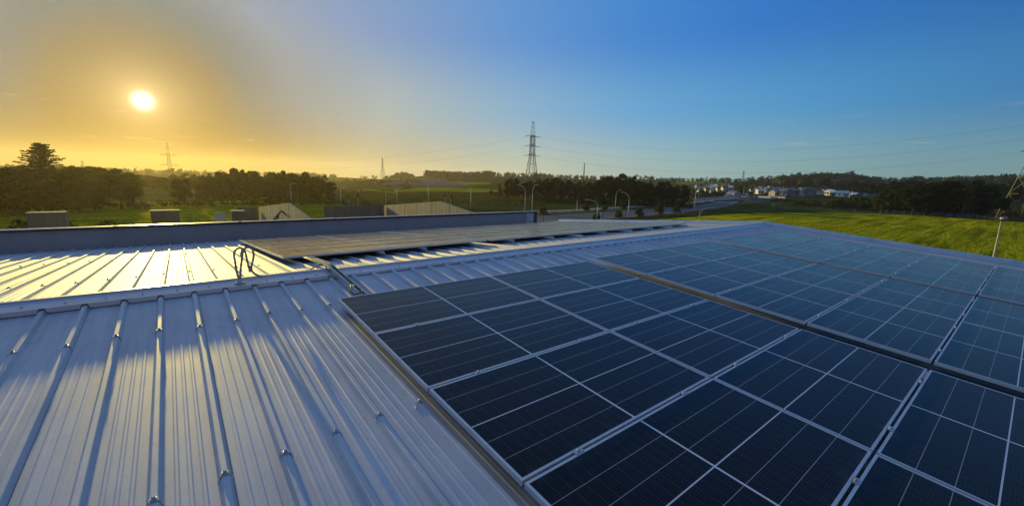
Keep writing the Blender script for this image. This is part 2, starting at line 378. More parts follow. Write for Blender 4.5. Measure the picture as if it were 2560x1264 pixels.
def drape(name, edge_a, edge_b, mat, lift, n=60, m=6):
    """strip between two plan polylines laid on the ground"""
    def resample(pl):
        pl = [Vector((p[0], p[1])) for p in pl]; L_ = [0]
        for a, b in zip(pl, pl[1:]): L_.append(L_[-1] + (b - a).length)
        t = np.linspace(0, L_[-1], n); return np.interp(t, L_, [p.x for p in pl]), np.interp(t, L_, [p.y for p in pl])
    ax, ay = resample(edge_a); bx, by = resample(edge_b); v = []; f = []
    for i in range(n):
        for j in range(m + 1):
            s_ = j / m; x, y = ax[i] * (1 - s_) + bx[i] * s_, ay[i] * (1 - s_) + by[i] * s_; v.append((x, y, gzs(x, y) + lift))
    for i in range(n - 1):
        for j in range(m): q = i * (m + 1) + j; f.append((q, q + 1, q + m + 2, q + m + 1))
    me = bpy.data.meshes.new(name); me.from_pydata(v, [], f); me.update()
    return link(name, me, mat, smooth=True)

# ------------------------------------------------------------------ the warehouse whose roof we stand on
RIB0, RIBP = 0.085, 0.297
X0, X1 = -13.0, 16.5
S_NEAR, S_FAR = 12.0, 10.35
ware = thing("metal_roofed_warehouse", "large warehouse with pale ribbed metal gable roof carrying the solar panels", "warehouse", (0, 0, GZ))
def ribprof(x0, x1):
    k0 = math.ceil((x0 - RIB0) / RIBP); k1 = math.floor((x1 - RIB0) / RIBP); pr = [(x0, 0.0)]
    for k_ in range(k0, k1 + 1):
        c = RIB0 + k_ * RIBP
        for dx, h in ((-0.034, 0), (-0.017, 0.036), (-0.013, 0.0385), (0.013, 0.0385), (0.017, 0.036), (0.034, 0)): pr.append((c + dx, h))
        for sw in (0.091, 0.148, 0.206):
            for dx, h in ((-0.013, 0), (-0.006, 0.0028), (0.006, 0.0028), (0.013, 0)): pr.append((c + sw + dx, h))
    pr = [p for p in pr if x0 <= p[0] <= x1]; pr.append((x1, 0.0)); return pr
def sheet(side, length):
    pr = ribprof(X0, X1); n = len(pr); v = []; f = []; steps = 16; sy = -1 if side == 'near' else 1
    for i in range(steps + 1):
        for x, h in pr: v.append((x, sy * (0.02 + (length - 0.02) * i / steps), h))
    for i in range(steps):
        for j in range(n - 1):
            q = (i * n + j, i * n + j + 1, (i + 1) * n + j + 1, (i + 1) * n + j)
            f.append(q if sy > 0 else q[::-1])
    mb = MB(); mb.v = v; mb.f = f
    return mb.build("roof_sheet", ROOF, ware, False, (0, 0, -GZ), ((SLOPE if side == 'near' else -SLOPE), 0, 0))
near_sheet = sheet('near', S_NEAR); far_sheet = sheet('far', S_FAR)
near_sheet['label'] = "shaded roof slope facing the viewer with solar panels in the foreground"
far_sheet['label'] = "sunlit golden roof slope beyond the ridge"

# ridge cap: two lengths overlapping beside the cable channel, with lips cut round the ribs
def ridge_cap(x0, x1, lift, wid=0.245):
    mb = MB(); h = 0.0405 + lift
    for sg in (-1, 1):
        ca, sa = math.cos(SLOPE), math.sin(SLOPE)
        def P(x, s_, hh): return (x, sg * (s_ * ca + hh * sa), -s_ * sa + hh * ca)
        q = [P(x0, 0.012, h + 0.012), P(x1, 0.012, h + 0.012), P(x1, 0.035, h), P(x0, 0.035, h)]
        q2 = [P(x0, 0.035, h), P(x1, 0.035, h), P(x1, wid, h), P(x0, wid, h)]
        for z in (q, q2): mb.quad(*(z if sg < 0 else z[::-1]))
        k0 = math.ceil((x0 - RIB0) / RIBP) - 1; k1 = math.floor((x1 - RIB0) / RIBP) + 1
        for k_ in range(k0, k1 + 1):
            a, b = max(x0, RIB0 + k_ * RIBP + 0.020), min(x1, RIB0 + (k_ + 1) * RIBP - 0.020)
            if b - a < 0.03: continue
            a2, b2 = a + 0.016, b - 0.016
            z = [P(a, wid, h), P(b, wid, h), P(b2, wid + 0.012, 0.0095), P(a2, wid + 0.012, 0.0095)]
            mb.quad(*(z if sg < 0 else z[::-1]))
    mb.quad((x0, -0.012, h + 0.0125), (x1, -0.012, h + 0.0125), (x1, 0.012, h + 0.0125), (x0, 0.012, h + 0.0125))
    mb.tube([(x0, 0, h + 0.014), (x1, 0, h + 0.014)], 0.010, 8)
    return mb.build("ridge_cap", FLASH, ware, False, (0, 0, -GZ))
capL = ridge_cap(X0, 1.62, 0.014, 0.262); capR = ridge_cap(1.42, X1 + 0.05, 0.0)
# screws along the ridge cap
sc = MB(); sc.lathe([(0.013, 0), (0.013, 0.003), (0.0075, 0.004), (0.0075, 0.010), (0.004, 0.012)], n=8)
def cap_screw(cap, x, lift):
    s_, h = 0.165, 0.0405 + lift
    o = sc.build("screw", GALV, cap, False, (x, -(s_ * math.cos(SLOPE)) - h * math.sin(SLOPE), -s_ * math.sin(SLOPE) + h), (SLOPE, 0, 0)) if not hasattr(cap_screw, 'me') else link("screw", cap_screw.me, None, cap, False, (x, -(s_ * math.cos(SLOPE)), -s_ * math.sin(SLOPE) + h), (SLOPE, 0, 0))
    cap_screw.me = o.data
for k_ in range(-14, 5): cap_screw(capL, RIB0 + k_ * RIBP + 0.1485, 0.014)
for k_ in range(6, 55): cap_screw(capR, RIB0 + k_ * RIBP + 0.1485, 0.0)
# saddle fixings on the ribs
fx = MB()
fx.prism([(-0.036, 0.004), (-0.030, 0.010), (-0.019, 0.0425), (0.019, 0.0425), (0.030, 0.010), (0.036, 0.004), (0.034, 0.0), (0.017, 0.0388), (-0.017, 0.0388), (-0.034, 0.0)], (0, -0.017, 0), (0, 0.017, 0), (1, 0, 0), (0, 0, 1))
fx.lathe([(0.016, 0.0425), (0.016, 0.046), (0.009, 0.048), (0.009, 0.058), (0.006, 0.061)], n=8)
fxme = None
for side, sheet_o, rows, ks in (('near', near_sheet, (1.32, 3.60, 5.9), range(-9, 5)), ('far', far_sheet, (1.6, 5.2), range(-16, 4))):
    for ri, s_ in enumerate(rows):
        for k_ in ks:
            if side == 'near' and ri == 2 and k_ % 2: continue
            loc = (RIB0 + k_ * RIBP + random.uniform(-.003, .003), (-1 if side == 'near' else 1) * (s_ + random.uniform(-.05, .05)), 0.0006)
            if fxme is None: fxme = fx.build("roof_fixing", GALV, sheet_o, False, loc).data
            else: link("roof_fixing", fxme, None, sheet_o, False, loc, (0, 0, random.uniform(-.08, .08)))
# barge flashing along the far gable end, both slopes
for sg, rot, ln in ((-1, SLOPE, S_NEAR), (1, -SLOPE, S_FAR)):
    mb = MB(); pr = [(-0.42, 0.045), (-0.16, 0.050), (-0.13, 0.115), (0.10, 0.125), (0.11, -0.22), (0.10, -0.22), (0.09, 0.115), (-0.125, 0.105), (-0.155, 0.043), (-0.42, 0.040)]
    mb.prism(pr, (X1 + 0.1, 0, 0), (X1 + 0.1, sg * ln, 0), (1, 0, 0), (0, 0, 1))
    for j in range(1, 4): mb.prism([(-0.165, 0.0525), (-0.134, 0.119), (0.104, 0.1295), (0.114, 0.0), (0.109, 0.0), (0.1, 0.126), (-0.13, 0.116)], (X1 + 0.1, sg * j * 2.9, 0), (X1 + 0.1, sg * (j * 2.9 + 0.14), 0), (1, 0, 0), (0, 0, 1))
    mb.build("barge_flashing", FLASH, ware, False, (0, 0, -GZ), (rot, 0, 0))
mb = MB(); yn, yf = S_NEAR * math.cos(SLOPE) - 0.3, S_FAR * math.cos(SLOPE) - 0.05; en, ef = -S_NEAR * math.sin(SLOPE) - 0.1, -S_FAR * math.sin(SLOPE) - 0.1
mb.quad((X0 + .2, -yn, 0), (X1, -yn, 0), (X1, -yn, en - GZ), (X0 + .2, -yn, en - GZ)); mb.quad((X0 + .2, yf, 0), (X0 + .2, yf, ef - GZ), (X1, yf, ef - GZ), (X1, yf, 0))
for x in (X0 + .2, X1): mb.poly([(x, -yn, 0), (x, yf, 0), (x, yf, ef - GZ), (x, 0, -0.12 - GZ), (x, -yn, en - GZ)])
mb.build("wall", WALLP, ware)
mb = MB(); pr = [(-0.09, 0.0), (-0.09, 0.12), (-0.085, 0.12), (-0.085, 0.005), (0.085, 0.005), (0.085, 0.14), (0.09, 0.14), (0.09, 0)]
mb.prism(pr, (X0, -S_NEAR * math.cos(SLOPE) - 0.08, en - GZ - 0.08), (X1, -S_NEAR * math.cos(SLOPE) - 0.08, en - GZ - 0.08), (0, 1, 0), (0, 0, 1)); mb.build("gutter", FLASH, ware)

# parapet wall along the far eave
PY = 10.42
par = thing("parapet_wall", "long blue grey parapet wall with thin bright capping along the far eave of the roof", "wall", (0, PY, GZ))
mb = MB(); mb.box((X0 - 8, 0, 0), (14.75, 0.16, -GZ - 0.27)); mb.build("wall_panel", WALLP, par)
mb = MB(); mb.box((X0 - 8, -0.05, -GZ - 0.268), (14.96, 0.22, -GZ - 0.205)); mb.build("capping", CAPM, par)
mb = MB(); mb.box((X0 - 8, -0.035, -GZ - 0.203), (14.94, 0.20, -GZ - 0.192)); mb.build("capping_strip", FLASH, par)
for j in range(9):
    mb = MB(); mb.box((-10.6 + j * 3.05, -0.054, -GZ - 0.272), (-10.5 + j * 3.05, 0.224, -GZ - 0.189)); mb.build("capping_joint", CAPM, par)
mb = MB(); mb.box((14.25, -0.004, 0), (14.70, -0.001, -GZ - 0.272)); mb.build("pale_end_panel", simple("pale_blue_panel", (0.42, 0.48, 0.55), 0.5), par)
mb = MB(); mb.box((14.752, -0.03, 0), (14.94, 0.19, -GZ - 0.27)); mb.build("corner_post", CAPM, par)
mb = MB(); mb.prism([(0, 0), (0.5, 0), (0.5, -0.03), (0, -0.03)], (X0 - 8, -0.28, -GZ - 0.83), (14.75, -0.28, -GZ - 0.83), (0, .55, 0), (0, 0, 1)); mb.build("box_gutter", FLASH, par)

# ------------------------------------------------------------------ solar panels
PL, PW, PH = 2.08, 1.07, 0.035
COLX = [1.345 + PL / 2, 3.445 + PL / 2, 5.70 + PL / 2, 7.80 + PL / 2, 10.06 + PL / 2, 12.18 + PL / 2]
PITCHS = 1.0895
fr = MB(); wl = 0.017
for (a, b) in (((-PL / 2, -PW / 2), (PL / 2, -PW / 2 + wl)), ((-PL / 2, PW / 2 - wl), (PL / 2, PW / 2)), ((-PL / 2, -PW / 2 + wl), (-PL / 2 + wl, PW / 2 - wl)), ((PL / 2 - wl, -PW / 2 + wl), (PL / 2, PW / 2 - wl))):
    fr.box((*a, 0), (*b, PH))
gl = MB(); gl.box((-PL / 2 + wl, -PW / 2 + wl, PH - 0.010), (PL / 2 - wl, PW / 2 - wl, PH - 0.0045))
jb = MB(); jb.box((-0.06, -0.05, 0.006), (0.06, 0.05, PH - 0.012))
ROWN = ["row next to ridge", "second row", "third row", "fourth row", "fifth row", "sixth row"]
COLN = ["left column", "right column"]
ARRN = ["array beside bare sheets", "middle array", "array beside gable flashing"]
protop = None
def panel(side, ci, ri, s_, h, label, group):
    global protop
    sg = -1 if side == 'near' else 1; a = SLOPE if side == 'near' else -SLOPE
    y = sg * (s_ * math.cos(SLOPE) + h * math.sin(SLOPE)); z = -s_ * math.sin(SLOPE) + h * math.cos(SLOPE)
    loc = (COLX[ci] + random.uniform(-.004, .004), y, z); rot = (a + (-0.005 if side == 'far' else 0.0) + random.uniform(-.002, .002), random.uniform(-.0015, .0015), 0)
    if protop is None:
        protop = thing("solar_panel", label, "solar panel", loc, rot, group)
        fr.build("frame", ALU, protop); gl.build("cell_sheet", CELLS, protop); jb.build("junction_box", DARK, protop)
        return protop
    o = dup(protop, loc, rot, label); o['group'] = group; return o
HN = [0.088, 0.088, 0.130, 0.130, 0.146, 0.146]
for ci in range(6):
    for ri in range(5):
        panel('near', ci, ri, 1.385 + PITCHS * ri + PW / 2, HN[ci], "dark solar panel on near slope, %s, %s, %s" % (ARRN[ci // 2], COLN[ci % 2], ROWN[ri] if ri else "top row"), "solar panels on the near slope")
FARN = ["array beside rope loops", "middle array", "rightmost array"]
S0F = 1.66
PITCHF = 1.104
for ci in range(6):
    for ri in range(6):
        panel('far', ci, ri, S0F + PITCHF * ri + PW / 2, 0.105, "golden solar panel beyond ridge, %s, %s, %s" % (FARN[ci // 2], COLN[ci % 2], ROWN[ri]), "solar panels on the sunlit far slope")
ORD = ["first", "second", "third", "fourth", "fifth", "sixth", "seventh", "eighth", "ninth", "tenth", "eleventh", "twelfth"]
def rail(side, n, x, s0, s1, h, label, rows, ch):
    sg = -1 if side == 'near' else 1; a = SLOPE if side == 'near' else -SLOPE
    t = thing("mounting_rail", label, "rail", (x, sg * s0 * math.cos(SLOPE), -s0 * math.sin(SLOPE)), (a, 0, 0), "rails under the solar panels")
    L_ = s1 - s0; y0, y1 = (0, sg * L_)
    mb = MB(); pr = [(-0.02, h - 0.044), (0.02, h - 0.044), (0.02, h - 0.002), (0.006, h - 0.002), (0.006, h - 0.012), (0.014, h - 0.012), (0.014, h - 0.038), (-0.014, h - 0.038), (-0.014, h - 0.012), (-0.006, h - 0.012), (-0.006, h - 0.002), (-0.02, h - 0.002)]
    mb.prism(pr, (0, y0, 0), (0, y1, 0), (1, 0, 0), (0, 0, 1)); mb.build("rail_bar", ALU, t)
    for q in ((0.09, 2.2, 4.3) if side == 'near' else (0.10, 2.3, 4.6)):
        mb = MB(); yy = sg * q
        mb.box((0.0205, yy - 0.022, 0.04), (0.0265, yy + 0.022, h - 0.006)); mb.box((0.0205, yy - 0.022, 0.0395), (0.075, yy + 0.022, 0.0455)); mb.lathe([(0.009, 0), (0.009, 0.012)], (0.05, yy, 0.0455), 6)
        mb.build("foot_bracket", GALV, t)
    for j in rows:
        mb = MB(); pt = PITCHS if side == 'near' else PITCHF; yy = sg * (ch + pt * j - (pt - PW) / 2 - s0)
        mb.box((-0.035, yy - 0.018, h + PH + 0.0006), (0.035, yy + 0.018, h + PH + 0.0045)); mb.box((-0.02, yy - 0.007, h - 0.004), (0.02, yy + 0.007, h + PH + 0.0005)); mb.lathe([(0.009, 0), (0.009, 0.010), (0.006, 0.012)], (0, yy, h + PH + 0.0045), 6)
        mb.build("panel_clamp", GALV, t)
n = 0
for ci in range(6):
    for fx_ in (-0.29, 0.29):
        x = COLX[ci] + fx_ * PL
        prot = [0.02, 0.10, 0.17, 0.15, 0.10, 0.08][ci] if n != 1 else 0.03
        rail('near', n, x, 1.385 - prot, 1.385 + PITCHS * 5 + 0.06, HN[ci], "aluminium rail under near slope panels, %s from left along the ridge" % ORD[n], range(1, 5), 1.385)
        n += 1
n = 0
for ci in range(6):
    for fx_ in (-0.29, 0.29):
        x = COLX[ci] + fx_ * PL; prot = [0.12, 0.26, 0.22, 0.42, 0.25, 0.34, 0.5, 0.28, 0.4, 0.3, 0.45, 0.3][n]
        rail('far', n, x, S0F - prot, S0F + PITCHF * 6 + 0.05, 0.105, "aluminium rail under sunlit far panels, %s from left along the ridge" % ORD[n], range(1, 6), S0F)
        n += 1

# cable channel over the ridge with cables in it
cab = thing("cable_channel", "galvanised cable channel crossing the ridge from far panels down to near panels", "cable channel", (1.64, 0, 0.075))
def channel(p0, p1, wd=0.075, ht=0.05):
    mb = MB(); d = (Vector(p1) - Vector(p0)).normalized(); ax = Vector((0, 0, 1)).cross(d).normalized(); ay = d.cross(ax)
    mb.prism([(-wd / 2, 0), (-wd / 2, ht), (-wd / 2 + .014, ht), (-wd / 2 + .014, ht - .003), (-wd / 2 + .003, ht - .003), (-wd / 2 + .003, .003), (wd / 2 - .003, .003), (wd / 2 - .003, ht - .003), (wd / 2 - .014, ht - .003), (wd / 2 - .014, ht), (wd / 2, ht), (wd / 2, 0)], p0, p1, ax, ay); return mb
def sp(side, s_, h, dx=0.0):
    sg = -1 if side == 'near' else 1; return Vector((dx, sg * s_ * math.cos(SLOPE), -s_ * math.sin(SLOPE) + h - 0.075))
channel(sp('far', 1.42, 0.09, 0.05), sp('far', 0.10, 0.105)).build("far_channel", GALV, cab)
channel(sp('far', 0.085, 0.11), sp('near', 1.36, 0.058, 0.02)).build("near_channel", GALV, cab)
mb = MB(); mb.box((-0.045, 0.02, 0.038), (0.045, 0.16, 0.044)); mb.box((-0.012, 0.17, -0.05), (0.012, 0.185, 0.03)); mb.build("joint_bracket", GALV, cab)
for q, (dx, r_) in enumerate(((-0.016, 0.006), (0.004, 0.007), (0.019, 0.005))):
    cb = thing("cable", ["thin dark cable lying left in the cable channel", "thicker dark cable in the middle of the cable channel", "thin dark cable lying right in the cable channel"][q], "cable", (1.64 + dx, 0, 0.075))
    mb = MB(); pts = []
    for i in range(15):
        s_ = -1.5 + i * 2.95 / 14; wob = 0.004 * math.sin(i * 1.7 + q)
        p = sp('far', -s_, 0.12) if s_ < 0 else sp('near', s_, 0.094 - 0.02 * max(0, s_ - .1))
        pts.append((wob, p.y, p.z + (0.012 if abs(s_) < .15 else 0)))
    mb.tube(pts, r_, 6); mb.build("cable_jacket", DARK, cb, True)
cb = thing("loose_cable", "loose cable end curling out of channel bottom beside the nearest panel corner", "cable", (1.57, -1.2, -0.02))
mb = MB(); mb.tube([(0.05, 0.25, 0.05), (0.02, 0.12, 0.075), (-0.02, 0.02, 0.03), (-0.01, -0.08, 0.02), (0.03, -0.14, 0.045), (0.075, -0.12, 0.06), (0.09, -0.03, 0.05), (0.06, 0.06, 0.075), (0.04, 0.15, 0.085)], 0.007, 6); mb.build("cable_jacket", DARK, cb, True)
cb = thing("hanging_cable", "short cable drooping from the channel joint beyond the ridge", "cable", (1.62, 0.3, 0.05))
mb = MB(); mb.tube([(0, -0.06, 0.05), (-0.03, 0.0, 0.04), (-0.09, 0.05, 0.0), (-0.16, 0.08, -0.045), (-0.24, 0.11, -0.055)], 0.009, 6); mb.build("cable_jacket", DARK, cb, True)

# rope loops bolted to the ridge cap
Pn = lambda px, py: onY(px, py, -0.10)
base = onY(599, 706, -0.14)
rp = thing("roof_anchor", "twisted rope double loop standing on a bolted plate on the ridge cap", "roof anchor", (base.x, -0.14, 0.045))
mb = MB(); mb.box((-0.055, -0.05, 0.0), (0.055, 0.05, 0.006)); mb.lathe([(0.026, 0.006), (0.022, 0.02), (0.016, 0.05), (0.014, 0.07)], n=10)
for dx in (-0.04, 0.04): mb.lathe([(0.009, 0.006), (0.009, 0.014)], (dx, -0.03, 0), 6)
mb.build("base_plate", GALV, rp)
def ropeloop(pix, nm):
    pts = [Pn(*p) - Vector((base.x, -0.14, 0.045)) for p in pix]; out = []
    for i in range(len(pts) - 1):
        p0, p1, p2, p3 = pts[max(i - 1, 0)], pts[i], pts[i + 1], pts[min(i + 2, len(pts) - 1)]
        for j in range(7):
            t_ = j / 7; out.append(0.5 * ((2 * p1) + (p2 - p0) * t_ + (2 * p0 - 5 * p1 + 4 * p2 - p3) * t_ ** 2 + (3 * p1 - p0 - 3 * p2 + p3) * t_ ** 3))
    out.append(pts[-1]); rad = [0.0125 + 0.0022 * math.sin(i * 1.9) for i in range(len(out))]
    mb = MB(); mb.tube(out, rad, 8); mb.build("rope", ROPE, rp, True)
ropeloop([(598, 700), (592, 680), (588, 655), (585, 635), (590, 624), (600, 620), (607, 626), (605, 645), (602, 670), (600, 700)], "l")
ropeloop([(602, 640), (605, 626), (613, 620), (624, 619), (632, 626), (634, 640), (631, 655), (627, 670), (625, 678), (619, 655), (613, 630), (606, 622)], "r")
ropeloop([(627, 664), (631, 678), (640, 686), (655, 690)], "t")

# ------------------------------------------------------------------ foliage builders
def leafcloud(centres, radii, n, size, seed, flatten=0.8):
    r_ = np.random.default_rng(seed); centres = np.array(centres, float); radii = np.array(radii, float)
    wts = radii ** 2; wts /= wts.sum(); idx = r_.choice(len(centres), n, p=wts)
    d = r_.normal(size=(n, 3)); d /= np.linalg.norm(d, axis=1)[:, None]
    rad = radii[idx] * (0.55 + 0.5 * r_.random(n) ** 0.6)
    c = centres[idx] + d * rad[:, None] * np.array([1, 1, flatten])
    nrm = d * 0.8 + r_.normal(size=(n, 3)) * 0.7; nrm /= np.linalg.norm(nrm, axis=1)[:, None]
    t_ = np.cross(nrm, r_.normal(size=(n, 3))); t_ /= np.linalg.norm(t_, axis=1)[:, None]; b_ = np.cross(nrm, t_)
    s_ = size * (0.6 + 0.8 * r_.random(n))[:, None]
    v = np.stack([c - t_ * s_ - b_ * s_ * .5, c + t_ * s_ * .2 - b_ * s_ * .7, c + t_ * s_ + b_ * s_ * .35, c - t_ * s_ * .3 + b_ * s_ * .75], 1)
    return v.reshape(-1, 3)
def cloudmesh(name, v, mat):
    n = len(v) // 4; me = bpy.data.meshes.new(name); me.vertices.add(n * 4); me.vertices.foreach_set('co', np.asarray(v, np.float32).ravel())
    me.loops.add(n * 4); me.loops.foreach_set('vertex_index', np.arange(n * 4, dtype=np.int32)); me.polygons.add(n)
    me.polygons.foreach_set('loop_start', np.arange(0, n * 4, 4, dtype=np.int32)); me.polygons.foreach_set('loop_total', np.full(n, 4, np.int32))
    me.update(calc_edges=True); me.materials.append(mat); return me
def crown_shape(kind, seed):
    """clump centres and radii for a crown of unit height (trunk base at z = 0)"""
    q = random.Random(seed); c, r = [], []
    if kind == 'broad':
        for i in range(26):
            z = q.uniform(0.22, 0.93); w_ = 0.34 * math.sin(math.pi * min(1, (z - 0.05) / 0.98)) ** 0.6; a = q.uniform(0, 6.28); rr = w_ * math.sqrt(q.random())
            c.append((rr * math.cos(a), rr * math.sin(a), z)); r.append(q.uniform(0.07, 0.14))
    elif kind == 'tall':
        for i in range(26):
            z = q.uniform(0.12, 0.97); w_ = 0.20 * (1 - z) ** 0.5 + 0.05; a = q.uniform(0, 6.28); rr = w_ * math.sqrt(q.random())
            c.append((rr * math.cos(a), rr * math.sin(a), z)); r.append(q.uniform(0.05, 0.09) * (1.25 - 0.7 * z))
    elif kind == 'gum':
        for i in range(18):
            z = q.uniform(0.42, 0.95); a = q.uniform(0, 6.28); rr = 0.30 * math.sqrt(q.random()) * (1.1 - abs(z - .65))
            c.append((rr * math.cos(a), rr * math.sin(a), z)); r.append(q.uniform(0.05, 0.11))
        for i in range(8): a = q.uniform(0, 6.28); c.append((0.16 * math.cos(a), 0.16 * math.sin(a), q.uniform(0.1, 0.4))); r.append(q.uniform(0.06, 0.1))
    elif kind == 'bush':
        for i in range(16):
            a = q.uniform(0, 6.28); rr = 0.5 * math.sqrt(q.random()); z = q.uniform(0.15, 0.8) * (1.05 - rr)
            c.append((rr * math.cos(a), rr * math.sin(a), z)); r.append(q.uniform(0.14, 0.25))
    return c, r
def trunk_mb(kind, seed):
    q = random.Random(seed + 100); mb = MB(); top = {'broad': 0.7, 'tall': 0.95, 'gum': 0.8, 'bush': 0.45}[kind]
    mb.tube([(0, 0, -0.03), (q.uniform(-.01, .01), q.uniform(-.01, .01), top * .4), (q.uniform(-.03, .03), q.uniform(-.03, .03), top)], [0.028, 0.02, 0.004], 7)
    for i in range(6):
        z = top * q.uniform(0.3, 0.85); a = q.uniform(0, 6.28); l_ = 0.2 if kind != 'tall' else 0.1
        mb.tube([(0, 0, z), (l_ * .6 * math.cos(a), l_ * .6 * math.sin(a), z + .07), (l_ * math.cos(a), l_ * math.sin(a), z + .13)], [0.011, 0.007, 0.002], 5)
    return mb
PROTO = {}
for kind, mat, cnt, sz in (('broad', LEAFD, 2600, 0.030), ('tall', LEAFD, 2200, 0.024), ('gum', LEAFD, 1900, 0.026), ('bush', LEAFM, 700, 0.07)):
    for v_ in range(3):
        c, r = crown_shape(kind, v_ * 7 + 3)
        lv = leafcloud(c, r, cnt, sz, v_ + 11)
        # solid inner clumps so that the crown does not leak light everywhere
        PROTO[kind, v_] = (cloudmesh("crown", lv, mat), (lambda mb: (lambda me: (me.from_pydata(mb.v, [], mb.f), me.update(), me.materials.append(BARK), me)[3])(bpy.data.meshes.new("trunk")))(trunk_mb(kind, v_ * 7 + 3)))
tn = 0
def tree(name, kind, p, h, label, cat, group, wid=1.0, mat=None):
    global tn; tn += 1
    cr, tr = PROTO[kind, tn % 3]
    t = thing(name, label, cat, (p.x, p.y, p.z - 0.1), (0, 0, random.uniform(0, 6.28)), group); t.scale = (h * wid, h * wid, h)
    link("trunk", tr, None, t); o = link("crown", cr, None, t)
    if mat:
        o.material_slots[0].link = 'OBJECT'; o.material_slots[0].material = mat
    return t

# left hand wood behind the field
for i in range(30):
    px = -150 + i * 18 + random.uniform(-6, 6); dist = random.uniform(150, 205)
    if px > 335: continue
    py = np.interp(px, [-150, 0, 60, 170, 240, 330], [414, 416, 418, 414, 420, 432]) + random.uniform(-5, 9)
    p = on(px, dist); tree("tree", random.choice(['broad', 'broad', 'gum']), p, topz(px, py, dist) - p.z, "dark tree of the dense wood below the low sun, left of the lattice pylon", "tree", "trees of the left hand wood", random.uniform(1.0, 1.35))
for i in range(14):      # lower understorey edge of that wood
    px = -140 + i * 28 + random.uniform(-8, 8); dist = random.uniform(138, 150); p = on(px, dist)
    tree("tree", 'broad', p, random.uniform(4.5, 8), "low dark tree along the front edge of the left wood, facing the field", "tree", "edge trees of the left hand wood", 1.5)
for i in range(11):
    px = 325 + i * 17 + random.uniform(-6, 6); dist = random.uniform(260, 330); p = on(px, dist)
    tree("tree", 'broad', p, topz(px, 436 + random.uniform(-4, 8), dist) - p.z, "hazy distant tree in the gap directly under the setting sun", "tree", "trees in the gap under the sun", 1.4)
p = on(458, 165); tree("tree", 'broad', p, topz(458, 444, 165) - p.z, "lone rounded dark tree right of the light shaft, at the edge of the field", "tree", None, 0.9)
for i in range(34):
    px = 508 + (i % 17) * 19.5 + random.uniform(-7, 7); dist = random.uniform(168, 190) if i < 17 else random.uniform(190, 225)
    py = np.interp(px, [508, 560, 640, 740, 800, 840], [432, 424, 428, 432, 440, 452]) + random.uniform(-6, 8) + (8 if i < 17 else 0)
    p = on(px, dist); tree("tree", random.choice(['broad', 'tall', 'gum']), p, topz(px, py, dist) - p.z, "dark tree of the ragged wood behind the left concrete gable wall", "tree", "trees behind the left gable wall", random.uniform(0.85, 1.2))
# grove behind the road
for i in range(46):
    px = 1232 + (i % 23) * 21.7 + random.uniform(-8, 8); back = i >= 23; dist = random.uniform(235, 265) if back else random.uniform(205, 228)
    py = np.interp(px, [1230, 1280, 1400, 1480, 1560, 1640, 1720, 1740], [470, 446, 444, 452, 436, 452, 462, 470]) + random.uniform(-5, 8) + (0 if back else 9)
    p = on(px, dist); tree("tree", random.choice(['broad', 'gum', 'broad', 'tall']), p, topz(px, py, dist) - p.z, "near black tree in the dense grove behind the road, right of tall pylon", "tree", "trees of the grove behind the road", random.uniform(0.9, 1.2))
# right hand grove
for i in range(22):
    px = 2205 + (i % 14) * 21.5 + random.uniform(-8, 8); back = i >= 14; dist = random.uniform(270, 290) if back else random.uniform(232, 250)
    py = np.interp(px, [2200, 2240, 2330, 2420, 2500], [485, 470, 458, 452, 470]) + random.uniform(-4, 6)
    p = on(px, dist); tree("tree", random.choice(['broad', 'broad', 'gum']), p, topz(px, py, dist) - p.z, "dark green tree in the grove behind the right hand field", "tree", "trees behind the right hand field", random.uniform(1.0, 1.3), LEAFM if px < 2260 and not back else None)
for i in range(24):
    px = 2130 + i * 22 + random.uniform(-8, 8); dist = random.uniform(380, 520); p = on(px, dist)
    tree("tree", 'broad', p, max(8, topz(px, 453 + random.uniform(-6, 8), dist) - p.z), "distant tree on rising ground beyond the right grove", "tree", "distant trees beyond the right grove", 1.2)
for i in range(12):
    px = 1960 + i * 22 + random.uniform(-8, 8); dist = random.uniform(520, 600); p = on(px, dist)
    tree("tree", 'broad', p, max(9, topz(px, 455 + random.uniform(-5, 6), dist) - p.z), "dark tree standing in a belt behind the white houses", "tree", "trees behind the houses", 1.3)
for px, pb, h, k_ in ((2085, 522, 6, 'bush'), (2110, 520, 7, 'bush'), (2140, 524, 8.5, 'bush'), (2165, 522, 7, 'bush'), (2000, 512, 4, 'bush'), (2035, 514, 4.5, 'bush'), (1965, 508, 3.5, 'bush')):
    p = flat(px, pb); p.z = gzs(p.x, p.y); tree("shrub", k_, p, h, "leafy green shrub along the field edge between houses and right grove", "shrub", "shrubs along the right field edge", 1.2)
# layered conifer on the left skyline
p = on(115, 172); hC = topz(111, 356, 172) - p.z
t = thing("layered_conifer", "tall conifer with flat layered branches rising above the left skyline", "tree", (p.x, p.y, p.z), (0, 0, 0.4))
mb = MB(); mb.tube([(0, 0, -0.5), (0.1, 0, hC * .5), (0, 0, hC * .98)], [0.55, 0.4, 0.06], 8); cs, rr_ = [], []
q = random.Random(5)
for j in range(84):
    u0 = (j + q.random()) / 84; z = hC * (0.47 + 0.50 * u0); L_ = (6.3 * (1 - u0) ** 0.85 + 1.0) * q.uniform(0.55, 1.1)
    a = j * 2.4 + q.uniform(-.5, .5); ex, ey = L_ * math.cos(a), L_ * math.sin(a); up_ = q.uniform(0.0, 0.13)
    mb.tube([(0, 0, z - 0.3), (ex * .5, ey * .5, z - .1), (ex, ey, z + L_ * up_)], [0.12, 0.07, 0.03], 5)
    for u_ in np.linspace(0.3, 1.0, 5): cs.append((ex * u_ + q.uniform(-.35, .35), ey * u_ + q.uniform(-.35, .35), z + 0.1 + L_ * up_ * u_ * u_)); rr_.append(q.uniform(0.35, 0.75) * (1.1 - 0.3 * u_))
